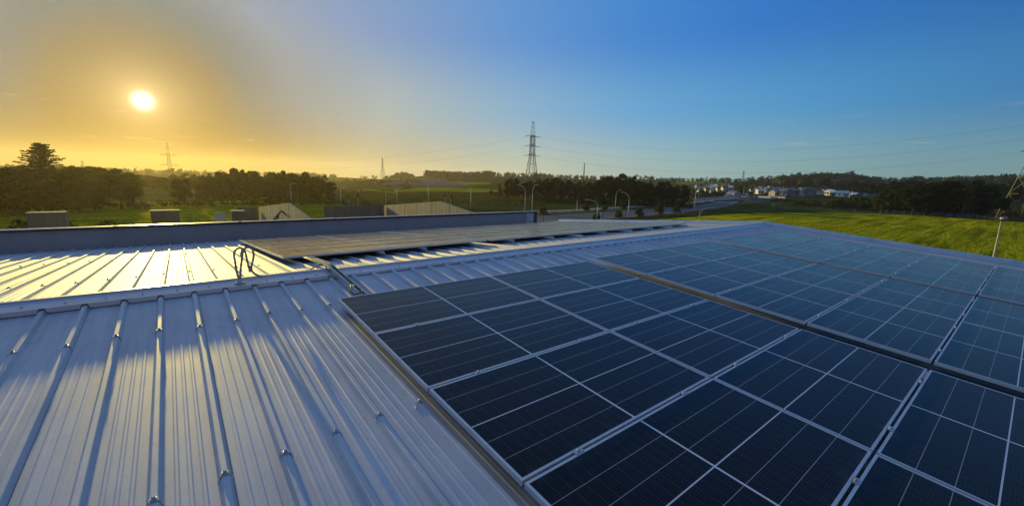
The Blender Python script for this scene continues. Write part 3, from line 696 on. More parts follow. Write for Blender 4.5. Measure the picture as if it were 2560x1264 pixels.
mb.build("trunk", BARK, t); link("crown", cloudmesh("crown", leafcloud(cs, rr_, 6500, 0.20, 3, 0.22), LEAFD), None, t)

# wooded hills and hedgerows far off: nobody could count these
def scatter_wood(name, pts, hs, mat, per, seed, wide=0.55):
    r_ = np.random.default_rng(seed); out = []
    for (x, y, z), h in zip(pts, hs):
        c = []; rd = []
        for i in range(5): a = r_.uniform(0, 6.28); d_ = h * 0.28 * r_.random(); c.append((x + d_ * math.cos(a), y + d_ * math.sin(a), z + h * r_.uniform(0.05, 0.75))); rd.append(h * r_.uniform(0.2, 0.32) * wide * 1.6)
        out.append(leafcloud(c, rd, per, h * 0.10, int(r_.integers(1e9))))
    return tag(link(name, cloudmesh(name, np.concatenate(out), mat), None), kind='stuff')
pts, hs = [], []
for i in range(1500):
    px = random.uniform(-120, 2750); dist = random.uniform(930, 1010) if i % 3 else random.uniform(700, 950)
    if 840 < px < 1060 and random.random() < .8: continue
    p = on(px, dist); h = random.uniform(7, 12) * (0.75 if 1600 < px < 1950 else 1); pts.append(p); hs.append(h)
for i in range(260):      # the dense plantation and the round copse on the hill left of centre
    px = random.uniform(1066, 1235) if i < 200 else random.uniform(972, 1036); dist = random.uniform(800, 960); p = on(px, dist)
    edge = 1 - abs((px - 1004) / 34) ** 2 if i >= 200 else 1; pts.append(p); hs.append(4 + 9 * max(0, edge) * random.uniform(0.8, 1.1))
for i in range(420):      # the wooded round hill
    px = random.uniform(1950, 2190); dist = random.uniform(760, 1040); pts.append(on(px, dist)); hs.append(random.uniform(5, 8))
scatter_wood("distant_wood", pts, hs, LEAFD, 48, 21)
pts, hs = [], []
for band in range(16):
    d0 = random.uniform(380, 720); px0 = random.uniform(820, 2500); sl_ = random.uniform(-0.5, 0.5)
    for i in range(24): px = px0 + i * 7; pts.append(on(px, d0 + i * 7 * sl_ * 1.0)); hs.append(random.uniform(3, 7))
for i in range(150): pts.append(on(random.uniform(1740, 2250), random.uniform(470, 640))); hs.append(random.uniform(3, 7))
scatter_wood("hedgerow_belt", pts, hs, LEAFD, 60, 22)
pts, hs = [], []
for i in range(330):      # rough scrub behind the concrete gables and along the mound
    px = random.uniform(850, 1330); py = random.uniform(487, 512); p = flat(px, py); p.z = gzs(p.x, p.y); pts.append(p); hs.append(random.uniform(0.7, 2.0))
for i in range(150): px = random.uniform(1180, 1330); p = flat(px, random.uniform(498, 516)); p.z = gzs(p.x, p.y); pts.append(p); hs.append(random.uniform(0.8, 1.8))
scatter_wood("dry_scrub", pts, hs, LEAFO, 40, 23, 1.0)
pts, hs = [], []
for i in range(260):      # dark undergrowth below the right grove and field edge
    px = random.uniform(1980, 2700); py = np.interp(px, [1980, 2300, 2700], [520, 534, 556]) - random.uniform(0, 8); p = flat(px, py); p.z = gzs(p.x, p.y); pts.append(p); hs.append(random.uniform(1.2, 3.2))
for i in range(160):
    px = random.uniform(1330, 1740); p = on(px, random.uniform(196, 206)); pts.append(p); hs.append(random.uniform(1.5, 3.5))
for i in range(120):
    px = random.uniform(300, 860); p = on(px, random.uniform(158, 170)); pts.append(p); hs.append(random.uniform(0.8, 2.2))
scatter_wood("undergrowth", pts, hs, LEAFD, 50, 24, 1.0)

# ------------------------------------------------------------------ fields, road
fl_a = [flat(*q)[:2] for q in ((1480, 560), (1640, 549), (1760, 541), (1850, 534), (1960, 532), (2080, 530), (2300, 539), (2560, 556), (3000, 590))]
fl_b = [(20, 44), (24, 40), (26, 36), (28, 30), (28, 20), (28, 10), (28, 0), (28, -20), (28, -60)]
struct(drape("field", fl_a, fl_b, FIELD, 0.03, 70, 20))
lf_a = [flat(*q)[:2] for q in ((-400, 520), (0, 512), (200, 508), (330, 503), (470, 506), (620, 502), (760, 508), (860, 512))]
lf_b = [(-60, 18), (-30, 18), (-20, 18), (-10, 18), (0, 18), (8, 18), (14, 18), (22, 22)]
struct(drape("left_field", lf_a, lf_b, FIELD, 0.03, 60, 20))
near_e = [flat(*q)[:2] for q in ((1180, 566), (1352, 555), (1500, 549), (1600, 541), (1700, 531), (1800, 519), (1880, 506.5), (1960, 502))]
near_f = [flat(*q)[:2] for q in ((1150, 549), (1352, 540), (1470, 534), (1570, 527), (1680, 519), (1780, 511), (1870, 503), (1960, 500))]
far_n = [flat(*q)[:2] for q in ((1150, 541), (1352, 534.5), (1470, 529), (1570, 522), (1680, 515), (1780, 508), (1870, 501.5), (1960, 498.6))]
far_f = [flat(*q)[:2] for q in ((1150, 536), (1352, 530.5), (1470, 525.5), (1570, 518.5), (1680, 512.5), (1780, 506), (1870, 500), (1960, 497.6))]
struct(drape("road", near_e, near_f, ASPH, 0.06)); struct(drape("far_road", far_n, far_f, ASPH, 0.06))
def offs(pl, d):
    out = []
    for i, p in enumerate(pl):
        a = Vector(pl[max(i - 1, 0)]); b = Vector(pl[min(i + 1, len(pl) - 1)]); t_ = (b - a).normalized(); out.append((p[0] - t_.y * d, p[1] + t_.x * d))
    return out
struct(drape("edge_line", offs(near_e, 0.5), offs(near_e, 0.75), WHITE, 0.066, 60, 1)); struct(drape("centre_line", offs(near_f, -0.9), offs(near_f, -0.65), WHITE, 0.066, 60, 1))
struct(drape("footpath", offs(far_f, 0.4), offs(far_f, 4.0), PATHM, 0.10)); struct(drape("kerb", offs(near_f, 0.0), offs(near_f, 0.35), PATHM, 0.16, 60, 1))
def hit(px, py):
    """where the sight line through a pixel meets the terrain"""
    d = ray(px, py); hh = math.hypot(d.x, d.y)
    for r_ in np.geomspace(120, 1040, 400):
        p = CAM + d * (r_ / hh)
        if p.z <= gzs(p.x, p.y): return (p.x, p.y)
    p = CAM + d * (1040 / hh); return (p.x, p.y)
BARE = simple("bare_grey_field", (0.105, 0.10, 0.095), 1.0, 0, 0.3, 0.02, spec=0.0)
for nm, up, dn, m_ in (("meadow", ((985, 476), (1040, 470), (1110, 469), (1180, 472), (1245, 474)), ((985, 481), (1040, 480), (1110, 479), (1180, 482), (1245, 481)), FIELD),
                       ("ploughed_field", ((930, 452), (990, 448), (1060, 447), (1120, 451), (1170, 458)), ((910, 466), (990, 466), (1060, 467), (1120, 468), (1170, 466)), BARE),
                       ("meadow", ((1090, 452), (1150, 454), (1220, 456)), ((1150, 462), (1180, 462), (1230, 462)), FIELD),
                       ("meadow", ((870, 480), (900, 474), (940, 474), (990, 482)), ((870, 483), (900, 478), (940, 478), (990, 486)), FIELD),
                       ("meadow", ((1690, 452), (1760, 453), (1830, 455)), ((1690, 460), (1760, 461), (1830, 463)), FIELD), ("meadow", ((1930, 457), (2000, 458), (2060, 459)), ((1930, 462), (2000, 463), (2060, 464)), FIELD)):
    struct(drape(nm, [hit(*q) for q in up], [hit(*q) for q in dn], m_, 0.25, 30, 6))
# hedge strip on the median
pts = []; hs = []
a_ = offs(near_f, 1.2)
for i in range(len(a_) - 1):
    if i > 5: break
    L_ = (Vector(a_[i + 1]) - Vector(a_[i])).length
    for j in range(int(L_ / 1.1)):
        u_ = j / (L_ / 1.1); x = a_[i][0] * (1 - u_) + a_[i + 1][0] * u_; y = a_[i][1] * (1 - u_) + a_[i + 1][1] * u_; pts.append((x, y, gzs(x, y))); hs.append(random.uniform(0.8, 1.5))
hd = scatter_wood("median_hedge", pts, hs, LEAFM, 34, 25, 1.2)
# verge saplings
for i, (px, pb, h, lab) in enumerate(((1357, 536, 3.5, "thin sapling on the road median, next to the dark end of the parapet wall"), (1465, 527, 3.2, "small sapling beside the road right of the slim white post"), (1556, 523, 4.2, "leafy sapling on the far verge between two curved street lamps"), (1547, 543, 3.2, "dark sapling on the near verge under the paired street lamps"), (1599, 541, 3.4, "dark sapling at the fence, right of the paired street lamps"), (1647, 536, 4.2, "tall bushy sapling at the fence midway along the road"), (1690, 531, 3.8, "bushy sapling at the fence left of the double lamp posts"), (1512, 526, 2.6, "tiny sapling on the far verge left of the paired lamps"), (1490, 553, 3.0, "dark sapling behind the nearest curved street lamp by the fence"))):
    p = flat(px, pb); p.z = gzs(p.x, p.y); tree("sapling", 'bush', p, h, lab, "sapling", "young trees along the road", 0.65)
p = flat(266, 572); p.z = gzs(p.x, p.y); tree("shrub", 'bush', p, topz(266, 541, math.hypot(p.x, p.y - CAM.y)) - p.z, "lone dark shrub in the field between the two grey concrete boxes", "shrub", None, 1.1, LEAFD)
for px, h in ((56, 2.2), (170, 1.8)): 
    p = flat(px, 575); p.z = gzs(p.x, p.y); tree("shrub", 'bush', p, h, "low dark shrub at the %s foot of the left concrete box" % ("left" if px < 100 else "right"), "shrub", None, 1.3, LEAFD)

# grass tufts
def tufts(name, poly_a, poly_b, n, seed, hmin, hmax):
    r_ = np.random.default_rng(seed); m_ = len(poly_a); u = r_.random(n) * (m_ - 1.001); i0 = u.astype(int); fr_ = (u - i0)[:, None]
    A = np.array(poly_a); B = np.array(poly_b); a = A[i0] * (1 - fr_) + A[i0 + 1] * fr_; b = B[i0] * (1 - fr_) + B[i0 + 1] * fr_
    t_ = (r_.random(n) ** 0.8)[:, None]; p = a * t_ + b * (1 - t_)
    keep = r_.random(n) < 0.97
    p = p[keep]; n = len(p); z = gz(p[:, 0], p[:, 1]) + 0.02
    an = r_.random(n) * 6.28; h = hmin + (hmax - hmin) * r_.random(n) ** 2; wd = 0.05 + 0.09 * r_.random(n)
    dx, dy = np.cos(an) * wd, np.sin(an) * wd; lx, ly = r_.normal(size=n) * h * .5, r_.normal(size=n) * h * .5
    v = np.stack([np.stack([p[:, 0] - dx, p[:, 1] - dy, z], 1), np.stack([p[:, 0] + dx, p[:, 1] + dy, z], 1), np.stack([p[:, 0] + dx * .7 + lx, p[:, 1] + dy * .7 + ly, z + h], 1), np.stack([p[:, 0] - dx * .4 + lx, p[:, 1] - dy * .4 + ly, z + h * .85], 1)], 1).reshape(-1, 3)
    tag(link(name, cloudmesh(name, v, GRASS), None), kind='stuff')
tufts("grass", fl_a, fl_b, 300000, 31, 0.05, 0.11); tufts("field_grass", lf_a, lf_b, 120000, 32, 0.05, 0.14)

# ------------------------------------------------------------------ concrete yard beyond the parapet
def gable_building(name, label, c1, az, half, zeave, zapex, back_to, npan):
    """tilt slab shell: a long sunlit gable wall running away from us and a shaded wall square to it"""
    d = Vector((math.cos(az), math.sin(az), 0)); nrm = Vector((-d.y, d.x, 0))     # d points towards us
    t = thing(name, label, "building", (c1.x, c1.y, GZ)); th = 0.18
    for i in range(npan):
        a, b = 2 * half * i / npan + 0.09, 2 * half * (i + 1) / npan - 0.09; mb = MB()
        zt = lambda u: (zeave + (zapex - zeave) * (1 - abs(u - half) / half)) - GZ
        us = [a] + ([half] if a < half < b else []) + [b]
        o1 = [d * u for u in us]; f_ = [(p.x, p.y, 0) for p in o1] ; g_ = [(p.x, p.y, zt(u)) for p, u in zip(o1, us)]
        f2 = [(x + nrm.x * th, y + nrm.y * th, z) for x, y, z in f_]; g2 = [(x + nrm.x * th, y + nrm.y * th, z) for x, y, z in g_]
        mb.poly(f_ + g_[::-1]); mb.poly((f2 + g2[::-1])[::-1])
        for j in range(len(us) - 1): mb.quad(g_[j], g_[j + 1], g2[j + 1], g2[j])
        mb.quad(f_[0], g_[0], g2[0], f2[0]); mb.quad(f_[-1], f2[-1], g2[-1], g_[-1])
        mb.build("gable_panel", CONC, t)
    mb = MB(); L_ = (Vector((back_to[0], back_to[1])) - Vector((c1.x, c1.y))).length; e = Vector((back_to[0] - c1.x, back_to[1] - c1.y, 0)).normalized(); n2 = Vector((-e.y, e.x, 0)) * 0.2
    if n2.y < 0: n2 = -n2
    st = e * 0.25; en_ = e * L_; hh = zeave - GZ
    i = len(mb.v); P = [st, en_, en_ + n2, st + n2]; mb.v += [(p.x, p.y, 0) for p in P] + [(p.x, p.y, hh) for p in P]
    for f_ in ((3, 2, 1, 0), (4, 5, 6, 7), (0, 1, 5, 4), (1, 2, 6, 5), (2, 3, 7, 6), (3, 0, 4, 7)): mb.f.append(f_)
    mb.build("shaded_wall", CONCD, t)  # darker concrete than the gable panels, part of its shade is in the colour
    return t, d, nrm
tA, dA, nA = gable_building("concrete_shell", "left concrete gable shell with steel props leaning on its sunlit wall", Vector((11.0, 76.4, 0)), R(268), 29.9, -4.0, -1.67, (8.0, 76.7), 8)
tB, dB, nB = gable_building("concrete_shell", "right concrete gable shell with long dark shaded wall and jointed sunlit wall", Vector((32.2, 74.6, 0)), R(264), 28.0, -4.0, -1.74, (21.2, 75.75), 9)
def cbox(label, px0, px1, pyt, Y, depth, lidc=True):
    a, b = onY(px0, pyt, Y), onY(px1, pyt, Y); zt = (a.z + b.z) / 2 - GZ; t = thing("concrete_box", label, "concrete box", ((a.x + b.x) / 2, Y + depth / 2, GZ)); wx = abs(b.x - a.x) / 2
    mb = MB(); mb.box((-wx + .05, -depth / 2 + .05, 0), (wx - .05, depth / 2 - .05, zt - .26)); mb.build("body", CONCD, t)
    mb = MB(); mb.box((-wx, -depth / 2, zt - .257), (wx, depth / 2, zt)); mb.build("lid", CONCD, t)
    mb = MB()
    for fx_ in (-.33, .0, .33): mb.box((wx * 2 * fx_ - .04, -depth / 2 - .02, 0), (wx * 2 * fx_ + .04, -depth / 2 + .047, zt - .27))
    mb.build("joint_strip", CONCD, t)
cbox("grey concrete box at the far left, in the field beyond the parapet wall", 62, 163, 531, 74, 2.2)
cbox("smaller grey concrete box under the sun, beyond the parapet wall", 374, 449, 526, 74, 2)
cbox("low dark concrete box at the left end of the left gable shell", 578, 613, 527, 70, 2)
# steel props on the left gable
def prop(p0, p1, Y, label):
    a, b = onY(*p0, Y), onY(*p1, Y); t = thing("steel_prop", label, "prop", tuple(a)); d = b - a
    mb = MB(); mb.tube([(0, 0, 0), tuple(d)], 0.09, 8); mb.build("tube", STEEL, t)
    mb = MB(); mb.box((-.2, -.12, -.06), (.2, .12, .0)); mb.build("foot", STEEL, t)
for i, (p0, p1) in enumerate((((676, 558), (704, 526)), ((733, 556), (705, 527)), ((684, 558), (692, 538)), ((690, 558), (697, 537)), ((703, 556), (724, 535)), ((714, 556), (728, 537)))):
    prop(p0, p1, 49 + 0.6 * i, "dark slanting steel prop against left gable wall, " + ["left leg of the big pair", "right leg of the big pair", "short leftmost one", "short one inside the big pair", "short one right of the big pair", "short rightmost one"][i])
# board in the field
a = onY(549, 533, 78); t = thing("sign_board", "blank pale board on two legs in the field left of the concrete shells", "sign", (a.x, 78, a.z - 2.3))
mb = MB(); mb.box((-.75, -.03, 1.1), (.75, .03, 2.3)); mb.build("board", simple("pale_board", (0.55, 0.55, 0.56), 0.6), t)
for dx in (-.6, .6): mb = MB(); mb.box((dx - .05, -.028, -3), (dx + .05, .028, 1.098)); mb.build("leg", WOOD, t)
# hay bales
for px, py, lab in ((343, 524, "front left dark round bale of the three in the field"), (352, 517, "rear dark round bale of the three in the field"), (368, 522, "right hand dark round bale of the three in the field")):
    p = flat(px, py); t = thing("hay_bale", lab, "hay bale", (p.x, p.y, gzs(p.x, p.y)), (0, 0, random.uniform(-.5, .5)), "round bales in the left field")
    mb = MB(); mb.tube([(-.62, 0, .75), (-.58, 0, .75), (.58, 0, .75), (.62, 0, .75)], [0.66, 0.75, 0.75, 0.66], 20); mb.build("bale", simple("dark_wrapped_hay", (0.05, 0.035, 0.03), 0.7), t)
    mb = MB()
    for xx in (-.3, .0, .3): mb.tube([(xx - .015, 0, .75), (xx + .015, 0, .75)], 0.757, 20)
    mb.build("wrap_band", DARK, t)

# ------------------------------------------------------------------ lamp posts, posts, fences
def lamp(pb, head, label, arm=True, name="street_lamp", mat=None, dist=None, straight=False, yaw=None):
    """pb: foot of the pole in the photo, head: lamp head in the photo"""
    mat = mat or POLE
    p = flat(*pb) if dist is None else on(pb[0], dist); p.z = gzs(p.x, p.y); dist = math.hypot(p.x - CAM.x, p.y - CAM.y)
    h = topz(head[0], head[1], dist) - p.z; hx = ondist(head[0], head[1], dist) - Vector((p.x, p.y, CAM.z)); side = Vector((hx.x, hx.y, 0)); L_ = min(max(side.length, 0.6), 4.0)
    if side.length > 0.01: side.normalize()
    t = thing(name, label, "street lamp", tuple(p), (0, 0, math.atan2(side.y, side.x)), "street lamps along the road")
    mb = MB(); hp = h - (0.25 if straight else min(2.2, h * .3)); mb.tube([(0, 0, -0.2), (0, 0, hp * .5), (0, 0, hp)], [0.12, 0.10, 0.075], 8); mb.build("pole", mat, t, True)
    mb = MB()
    if straight: pts = [(0, 0, hp), (L_ * .5, 0, h - .1), (L_, 0, h)]
    else:
        pts = [(0, 0, hp)] + [(L_ * (1 - math.cos(a)), 0, hp + (h - hp) * math.sin(a)) for a in np.linspace(0.25, 1.45, 6)]
    mb.tube(pts, 0.065, 6); mb.build("arm", mat, t, True)
    mb = MB(); mb.box((L_ - .15, -.16, h - .02), (L_ + .75, .16, h + .10)); mb.build("lamp_head", mat, t); mb = MB(); mb.box((L_ + .1, -.12, h - .045), (L_ + .7, .12, h - .021)); mb.build("lens", LENS, t)
    return t
lamp((729, 513), (734, 458), "slim street lamp behind the left concrete gable, in front of dark wood", straight=True)
lamp((853, 516), (853, 470), "thin lamp post standing over the dark shaded concrete wall", straight=True)
lamp((993, 513), (995, 470), "thin lamp post behind the right gable, left of the apex", straight=True)
lamp((1071, 513), (1080, 460), "lamp post just left of the right gable apex, head bent right", straight=True)
lamp((1177, 521), (1164, 462), "lamp post right of the gable apex, curved arm to the left")
lamp((1312, 529), (1297, 463), "left lamp of the pair in front of tall pylon, arm to left")
lamp((1330, 529), (1341, 462), "right lamp of the pair in front of tall pylon, arm to right")
lamp((1492, 554), (1470, 499), "nearest road lamp with long curved arm to left, its foot at the roof line")
lamp((1538, 523), (1549, 475), "lamp across the road with arm curving right, before the dark grove")
lamp((1570, 544), (1559, 481), "lamp on near verge with arm curving left, before the dark grove")
lamp((1735, 528), (1722, 463), "tall lamp at right end of the grove with arm curving left")
lamp((1744, 517), (1748, 463), "tall lamp at right end of the grove, straight with stub arm right", straight=True)
lamp((1857, 499), (1858, 464), "distant lamp post left of the overpass by the grey house", straight=True)
lamp((1883, 502), (1884, 461), "distant lamp post in front of the overpass", straight=True)
lamp((1919, 500), (1919, 480), "short distant post beside the overpass, left of a taller lamp", straight=True)
lamp((1924, 500), (1925, 471), "distant lamp post right behind the short post at the overpass", straight=True)
lamp((1954, 503), (1955, 464), "distant lamp post at the right end of the overpass", straight=True)
lamp((1746, 571), (1778, 519), "pale curved lamp arm rising just beyond the roof ridge", mat=POLEY)
# the post rising behind the gable flashing
p = Vector((33.0, -3.4, GZ)); d0 = ray(2505, 548); dd = math.hypot(p.x, p.y - CAM.y); d1 = ray(2497, 650)
hd_ = onY(2505, 548, -3.4) if False else None
dist = 38.0; pb = ondist(2505, 548, dist); t = thing("floodlight_post", "cream tapering lamp post with flat round head beyond the right roof edge", "street lamp", (pb.x, pb.y, GZ))
hz_ = pb.z - GZ; mb = MB(); mb.tube([(0, 0, -.2), (0, 0, hz_ * .5), (0, 0, hz_ - .12)], [0.085, 0.07, 0.045], 10); mb.build("pole", POLEY, t, True)
mb = MB(); mb.lathe([(0.08, hz_ - .10), (0.26, hz_ - .07), (0.28, hz_ - .02), (0.16, hz_)], n=14); mb.build("lamp_head", STEEL, t); mb = MB(); mb.lathe([(0.07, hz_ + .001), (0.10, hz_ + .05), (0.07, hz_ + .10), (0.02, hz_ + .12)], n=12); mb.build("dome", LENS, t)
# small posts and signals beyond the concrete walls
def post(px, pt, pbm, label, headw=0.0, col_=POLE, name="post", cat="post"):
    p = flat(px, pbm); p.z = gzs(p.x, p.y); dist = math.hypot(p.x - CAM.x, p.y - CAM.y); h = topz(px, pt, dist) - p.z
    t = thing(name, label, cat, tuple(p)); mb = MB(); mb.tube([(0, 0, -.2), (0, 0, h)], 0.085, 8); mb.build("pole", col_, t)
    if headw: mb = MB(); mb.box((-headw, -headw * .7, h - 1.5), (headw, headw * .7, h + .1)); mb.build("signal_head", DARK, t)
    else: mb = MB(); mb.lathe([(0.11, h), (0.12, h + .1), (0.04, h + .16)], n=8); mb.build("cap", POLE, t)
post(872, 487, 512, "dark signal head on a post above the shaded wall, left one", 0.38, name="traffic_signal", cat="traffic signal"); post(896, 482, 514, "thin pole with dark box right of the left signal", 0.3, name="traffic_signal", cat="traffic signal")
post(965, 484, 514, "plain thin pole over the corner of the right gable shell"); post(1113, 483, 512, "pale short pole with pale head right of the gable apex", 0.3, POLE, "traffic_signal", "traffic signal"); post(1127, 486, 514, "black signal box on short pole right of the gable apex", 0.5, name="traffic_signal", cat="traffic signal")
post(1442, 503, 528, "slim pale post standing alone on the far verge of the road"); post(1501, 533, 549, "short pale post with white head at the roadside fence")

def fence(name, label, path, step, h, wires=4):
    pl = [Vector((p[0], p[1])) for p in path]; t = thing(name, label, "fence", (pl[0].x, pl[0].y, gzs(pl[0].x, pl[0].y))); o = Vector(t.location); tops = []; pm = None; cnt = 0
    for a, b in zip(pl, pl[1:]):
        n_ = max(1, int(round((b - a).length / step)))
        for i in range(n_):
            p = a.lerp(b, i / n_); z = gzs(p.x, p.y); mb = MB(); tops.append(Vector((p.x, p.y, z)) - o)
            if pm is None: mb.tube([(0, 0, -.3), (0, 0, h * .5), (0, 0, h)], [0.10, 0.095, 0.085], 6); pm = mb.build("post", WOOD, t, False, tops[-1]).data
            elif cnt < 95: link("post", pm, None, t, False, tops[-1], (random.uniform(-.06, .06), random.uniform(-.06, .06), random.uniform(0, 3)))
            cnt += 1
    mb = MB()
    for q in range(wires): mb.tube([p + Vector((0, 0, h * (0.25 + 0.7 * q / (wires - 1)))) for p in tops], 0.012, 4)
    mb.build("wire", GALV, t)
fence("post_fence", "post and wire fence along the near verge of the road", [flat(*q)[:2] for q in ((1358, 556), (1430, 552), (1507, 547), (1590, 543), (1670, 541), (1740, 532), (1800, 524), (1860, 514), (1884, 509))], 4.2, 1.5)
fence("post_fence", "post and wire fence along the far edge of the right field", [flat(*q)[:2] for q in ((1930, 519), (1969, 525), (2020, 526), (2075, 530), (2200, 534), (2310, 540), (2440, 547), (2600, 559))], 9.0, 1.7)

# overpass where the road climbs away
def overpass():
    t = thing("road_overpass", "pale blue grey road overpass with side barrier at the end of the road", "bridge", tuple(flat(1800, 507)))
    o = Vector(t.location); A = [flat(*q) for q in ((1788, 508), (1830, 504), (1880, 500), (1930, 502), (1962, 504))]; top = [3.0, 3.4, 3.6, 3.6, 3.0]
    mb = MB(); mb2 = MB(); mb3 = MB()
    for i in range(len(A) - 1):
        p, q = A[i], A[i + 1]; t0, t1 = (0.6 + i * .55), (0.6 + min(3, i + 1) * .55); n_ = Vector((-(q - p).y, (q - p).x, 0)).normalized(); n_ = n_ if n_.y > 0 else -n_
        zz = Vector((0, 0, 1))
        def V(pt, k_, z): return pt + n_ * k_ - o + zz * z
        mb.quad(V(p, 0, 0), V(q, 0, 0), V(q, 0, t1), V(p, 0, t0)); mb.quad(V(p, 0, t0), V(q, 0, t1), V(q, 12, t1), V(p, 12, t0))
        for dst, s0 in ((mb2, 0.0), (mb2, 11.8)):
            dst.quad(V(p, s0, t0 + .003), V(q, s0, t1 + .003), V(q, s0, t1 + 1), V(p, s0, t0 + 1)); dst.quad(V(p, s0, t0 + 1), V(q, s0, t1 + 1), V(q, s0 + .25, t1 + 1), V(p, s0 + .25, t0 + 1)); dst.quad(V(p, s0 + .25, t0 + .003), V(p, s0 + .25, t0 + 1), V(q, s0 + .25, t1 + 1), V(q, s0 + .25, t1 + .003))
        L_ = (q - p).length
        for j in range(int(L_ / 5)): u_ = j * 5 / L_; c = p.lerp(q, u_) + n_ * 11.9 - o; zt = t0 + (t1 - t0) * u_ + 1; mb3.box((c.x - .12, c.y - .12, c.z + zt + .003), (c.x + .12, c.y + .12, c.z + zt + .55))
    mb.build("deck", PATHM, t); mb2.build("barrier", simple("blue_grey_barrier", (0.30, 0.34, 0.40), 0.6), t); mb3.build("railing", GALV, t)
overpass()

# ------------------------------------------------------------------ houses
HW = {'white': simple("white_render", (0.82, 0.80, 0.76), 0.8), 'cream': simple("cream_render", (0.68, 0.58, 0.38), 0.8), 'grey': simple("grey_cladding", (0.32, 0.33, 0.36), 0.8), 'blue': simple("blue_grey_cladding", (0.20, 0.24, 0.33), 0.7)}
HR = {'dark': simple("dark_roof", (0.05, 0.052, 0.06), 0.6), 'slate': simple("slate_roof", (0.16, 0.17, 0.20), 0.5), 'pale': simple("pale_metal_roof", (0.55, 0.58, 0.64), 0.45, 0.2), 'rust': simple("rust_roof", (0.28, 0.10, 0.06), 0.7)}
GLASS = simple("window_glass", (0.03, 0.035, 0.04), 0.1, 0, 0.1)
def house(px, dist, wpx, h, wall, roof, rot, label):
    p = on(px, dist); L_ = wpx / F_PX * dist * 0.8; D = max(5.5, min(9, L_ * .7)); rise = D * .26
    t = thing("house", label, "house", tuple(p - Vector((0, 0, .2))), (0, 0, rot), "houses of the small town")
    mb = MB(); mb.box((-L_ / 2, -D / 2, -1), (L_ / 2, D / 2, h))
    for x in (-L_ / 2, L_ / 2): mb.poly([(x, -D / 2, h), (x, D / 2, h), (x, 0, h + rise)])
    mb.build("wall", HW[wall], t); e = .4; mb = MB(); k_ = rise / (D / 2)
    for sg in (-1, 1):
        a = [(-L_ / 2 - e, sg * (D / 2 + e), h - e * k_ + .02), (L_ / 2 + e, sg * (D / 2 + e), h - e * k_ + .02), (L_ / 2 + e, 0, h + rise + .02), (-L_ / 2 - e, 0, h + rise + .02)]; b = [(x, y, z + .15) for x, y, z in a]
        mb.quad(*a); mb.quad(*b); mb.quad(a[0], a[1], b[1], b[0]); mb.quad(a[0], a[3], b[3], b[0]); mb.quad(a[1], a[2], b[2], b[1])
    mb.build("roof", HR[roof], t)
    for fx_ in (-.3, .05, .32):
        mb = MB(); mb.box((fx_ * L_ - .6, -D / 2 - .03, h * .38), (fx_ * L_ + .6, -D / 2 - .004, h * .8)); mb.build("window", GLASS, t)
    mb = MB(); mb.box((.18 * L_ - .45, -D / 2 - .03, 0), (.18 * L_ + .45, -D / 2 - .004, 2.1)); mb.build("door", HR['dark'], t)
HS = [(1752, 430, 14, 3, 'white', 'dark', "small white house at the left end of the town beside the lamp"), (1768, 450, 12, 3, 'cream', 'dark', "second small pale house from left end of the town"), (1782, 425, 14, 3, 'white', 'slate', "white gabled house in the front row, left of the grey barn"), (1797, 455, 12, 3, 'cream', 'dark', "cream house in the back row left of the grey barn"), (1812, 440, 14, 4.5, 'white', 'dark', "tall white gable house just left of the grey barn"),
      (1836, 365, 30, 5, 'grey', 'slate', "large grey barn like house with sunlit cream end"), (1823, 352, 10, 3.2, 'cream', 'slate', "low cream annex at the left end of the grey barn"), (1868, 400, 14, 3, 'white', 'rust', "white cottage with reddish roof right of the grey barn"), (1882, 430, 14, 3, 'white', 'dark', "small white house behind the overpass lamp post"), (1900, 425, 16, 3, 'white', 'pale', "white house with pale roof behind the overpass"),
      (1918, 445, 14, 3, 'white', 'slate', "white house in back row right of the overpass lamp"), (1937, 400, 16, 4, 'cream', 'slate', "cream two storey house left of the long blue row"), (1962, 405, 22, 4.6, 'blue', 'slate', "blue grey house at left end of the long row"), (1984, 408, 22, 4.6, 'blue', 'slate', "blue grey house in the middle of the long row"), (2006, 410, 18, 5.2, 'cream', 'slate', "tall cream gable standing in the long blue row"), (2026, 412, 24, 4.2, 'blue', 'dark', "blue grey house at the right end of the long row"),
      (2048, 440, 18, 3, 'white', 'dark', "white house right behind the end of the blue row"), (2078, 430, 16, 3.6, 'white', 'pale', "white gable house left of the long pale roof"), (2105, 425, 30, 3, 'white', 'pale', "long low white house with pale roof before dark trees"), (2142, 430, 14, 3.4, 'cream', 'dark', "small cream gable right of the long pale roof"), (2185, 425, 34, 3, 'blue', 'pale', "long low shed with pale roof beside the right grove"), (2500, 400, 12, 2.5, 'white', 'pale', "tiny white shed among trees near the right pylon"),
      (1760, 500, 13, 3, 'white', 'dark', "distant white house high on the slope at left of town"), (1790, 520, 13, 3, 'grey', 'dark', "distant grey house high on the slope above the barn")]
for i, hdef in enumerate(HS):
    px, dist, wpx, h, wl_, rf, lab = hdef; d = ray(px, 470); house(px, dist, wpx, h, wl_, rf, math.atan2(d.y, d.x) - math.pi / 2 + random.choice([-0.5, 0.35, 0.9, -0.9, 0.5]), lab)

for lab, n_, x0, x1, d0, d1 in (("tiny white gabled house in the dense rows at left end of town", 16, 1742, 1830, 455, 560), ("tiny pale house in the rows behind the overpass, right of grey barn", 9, 1872, 1950, 430, 480), ("tiny pale house on the slope beyond the long blue row", 6, 2050, 2200, 415, 450)):
    for i in range(n_):
        px = x0 + (x1 - x0) * (i + random.uniform(.2, .8)) / n_; d = ray(px, 470)
        house(px, random.uniform(d0, d1), random.uniform(9, 14), random.uniform(2.6, 3.6), random.choice(['white', 'white', 'cream', 'grey']), random.choice(['dark', 'slate', 'pale']), math.atan2(d.y, d.x) - math.pi / 2 + random.choice([-0.5, 0.9, 1.3, 0.6]), lab)

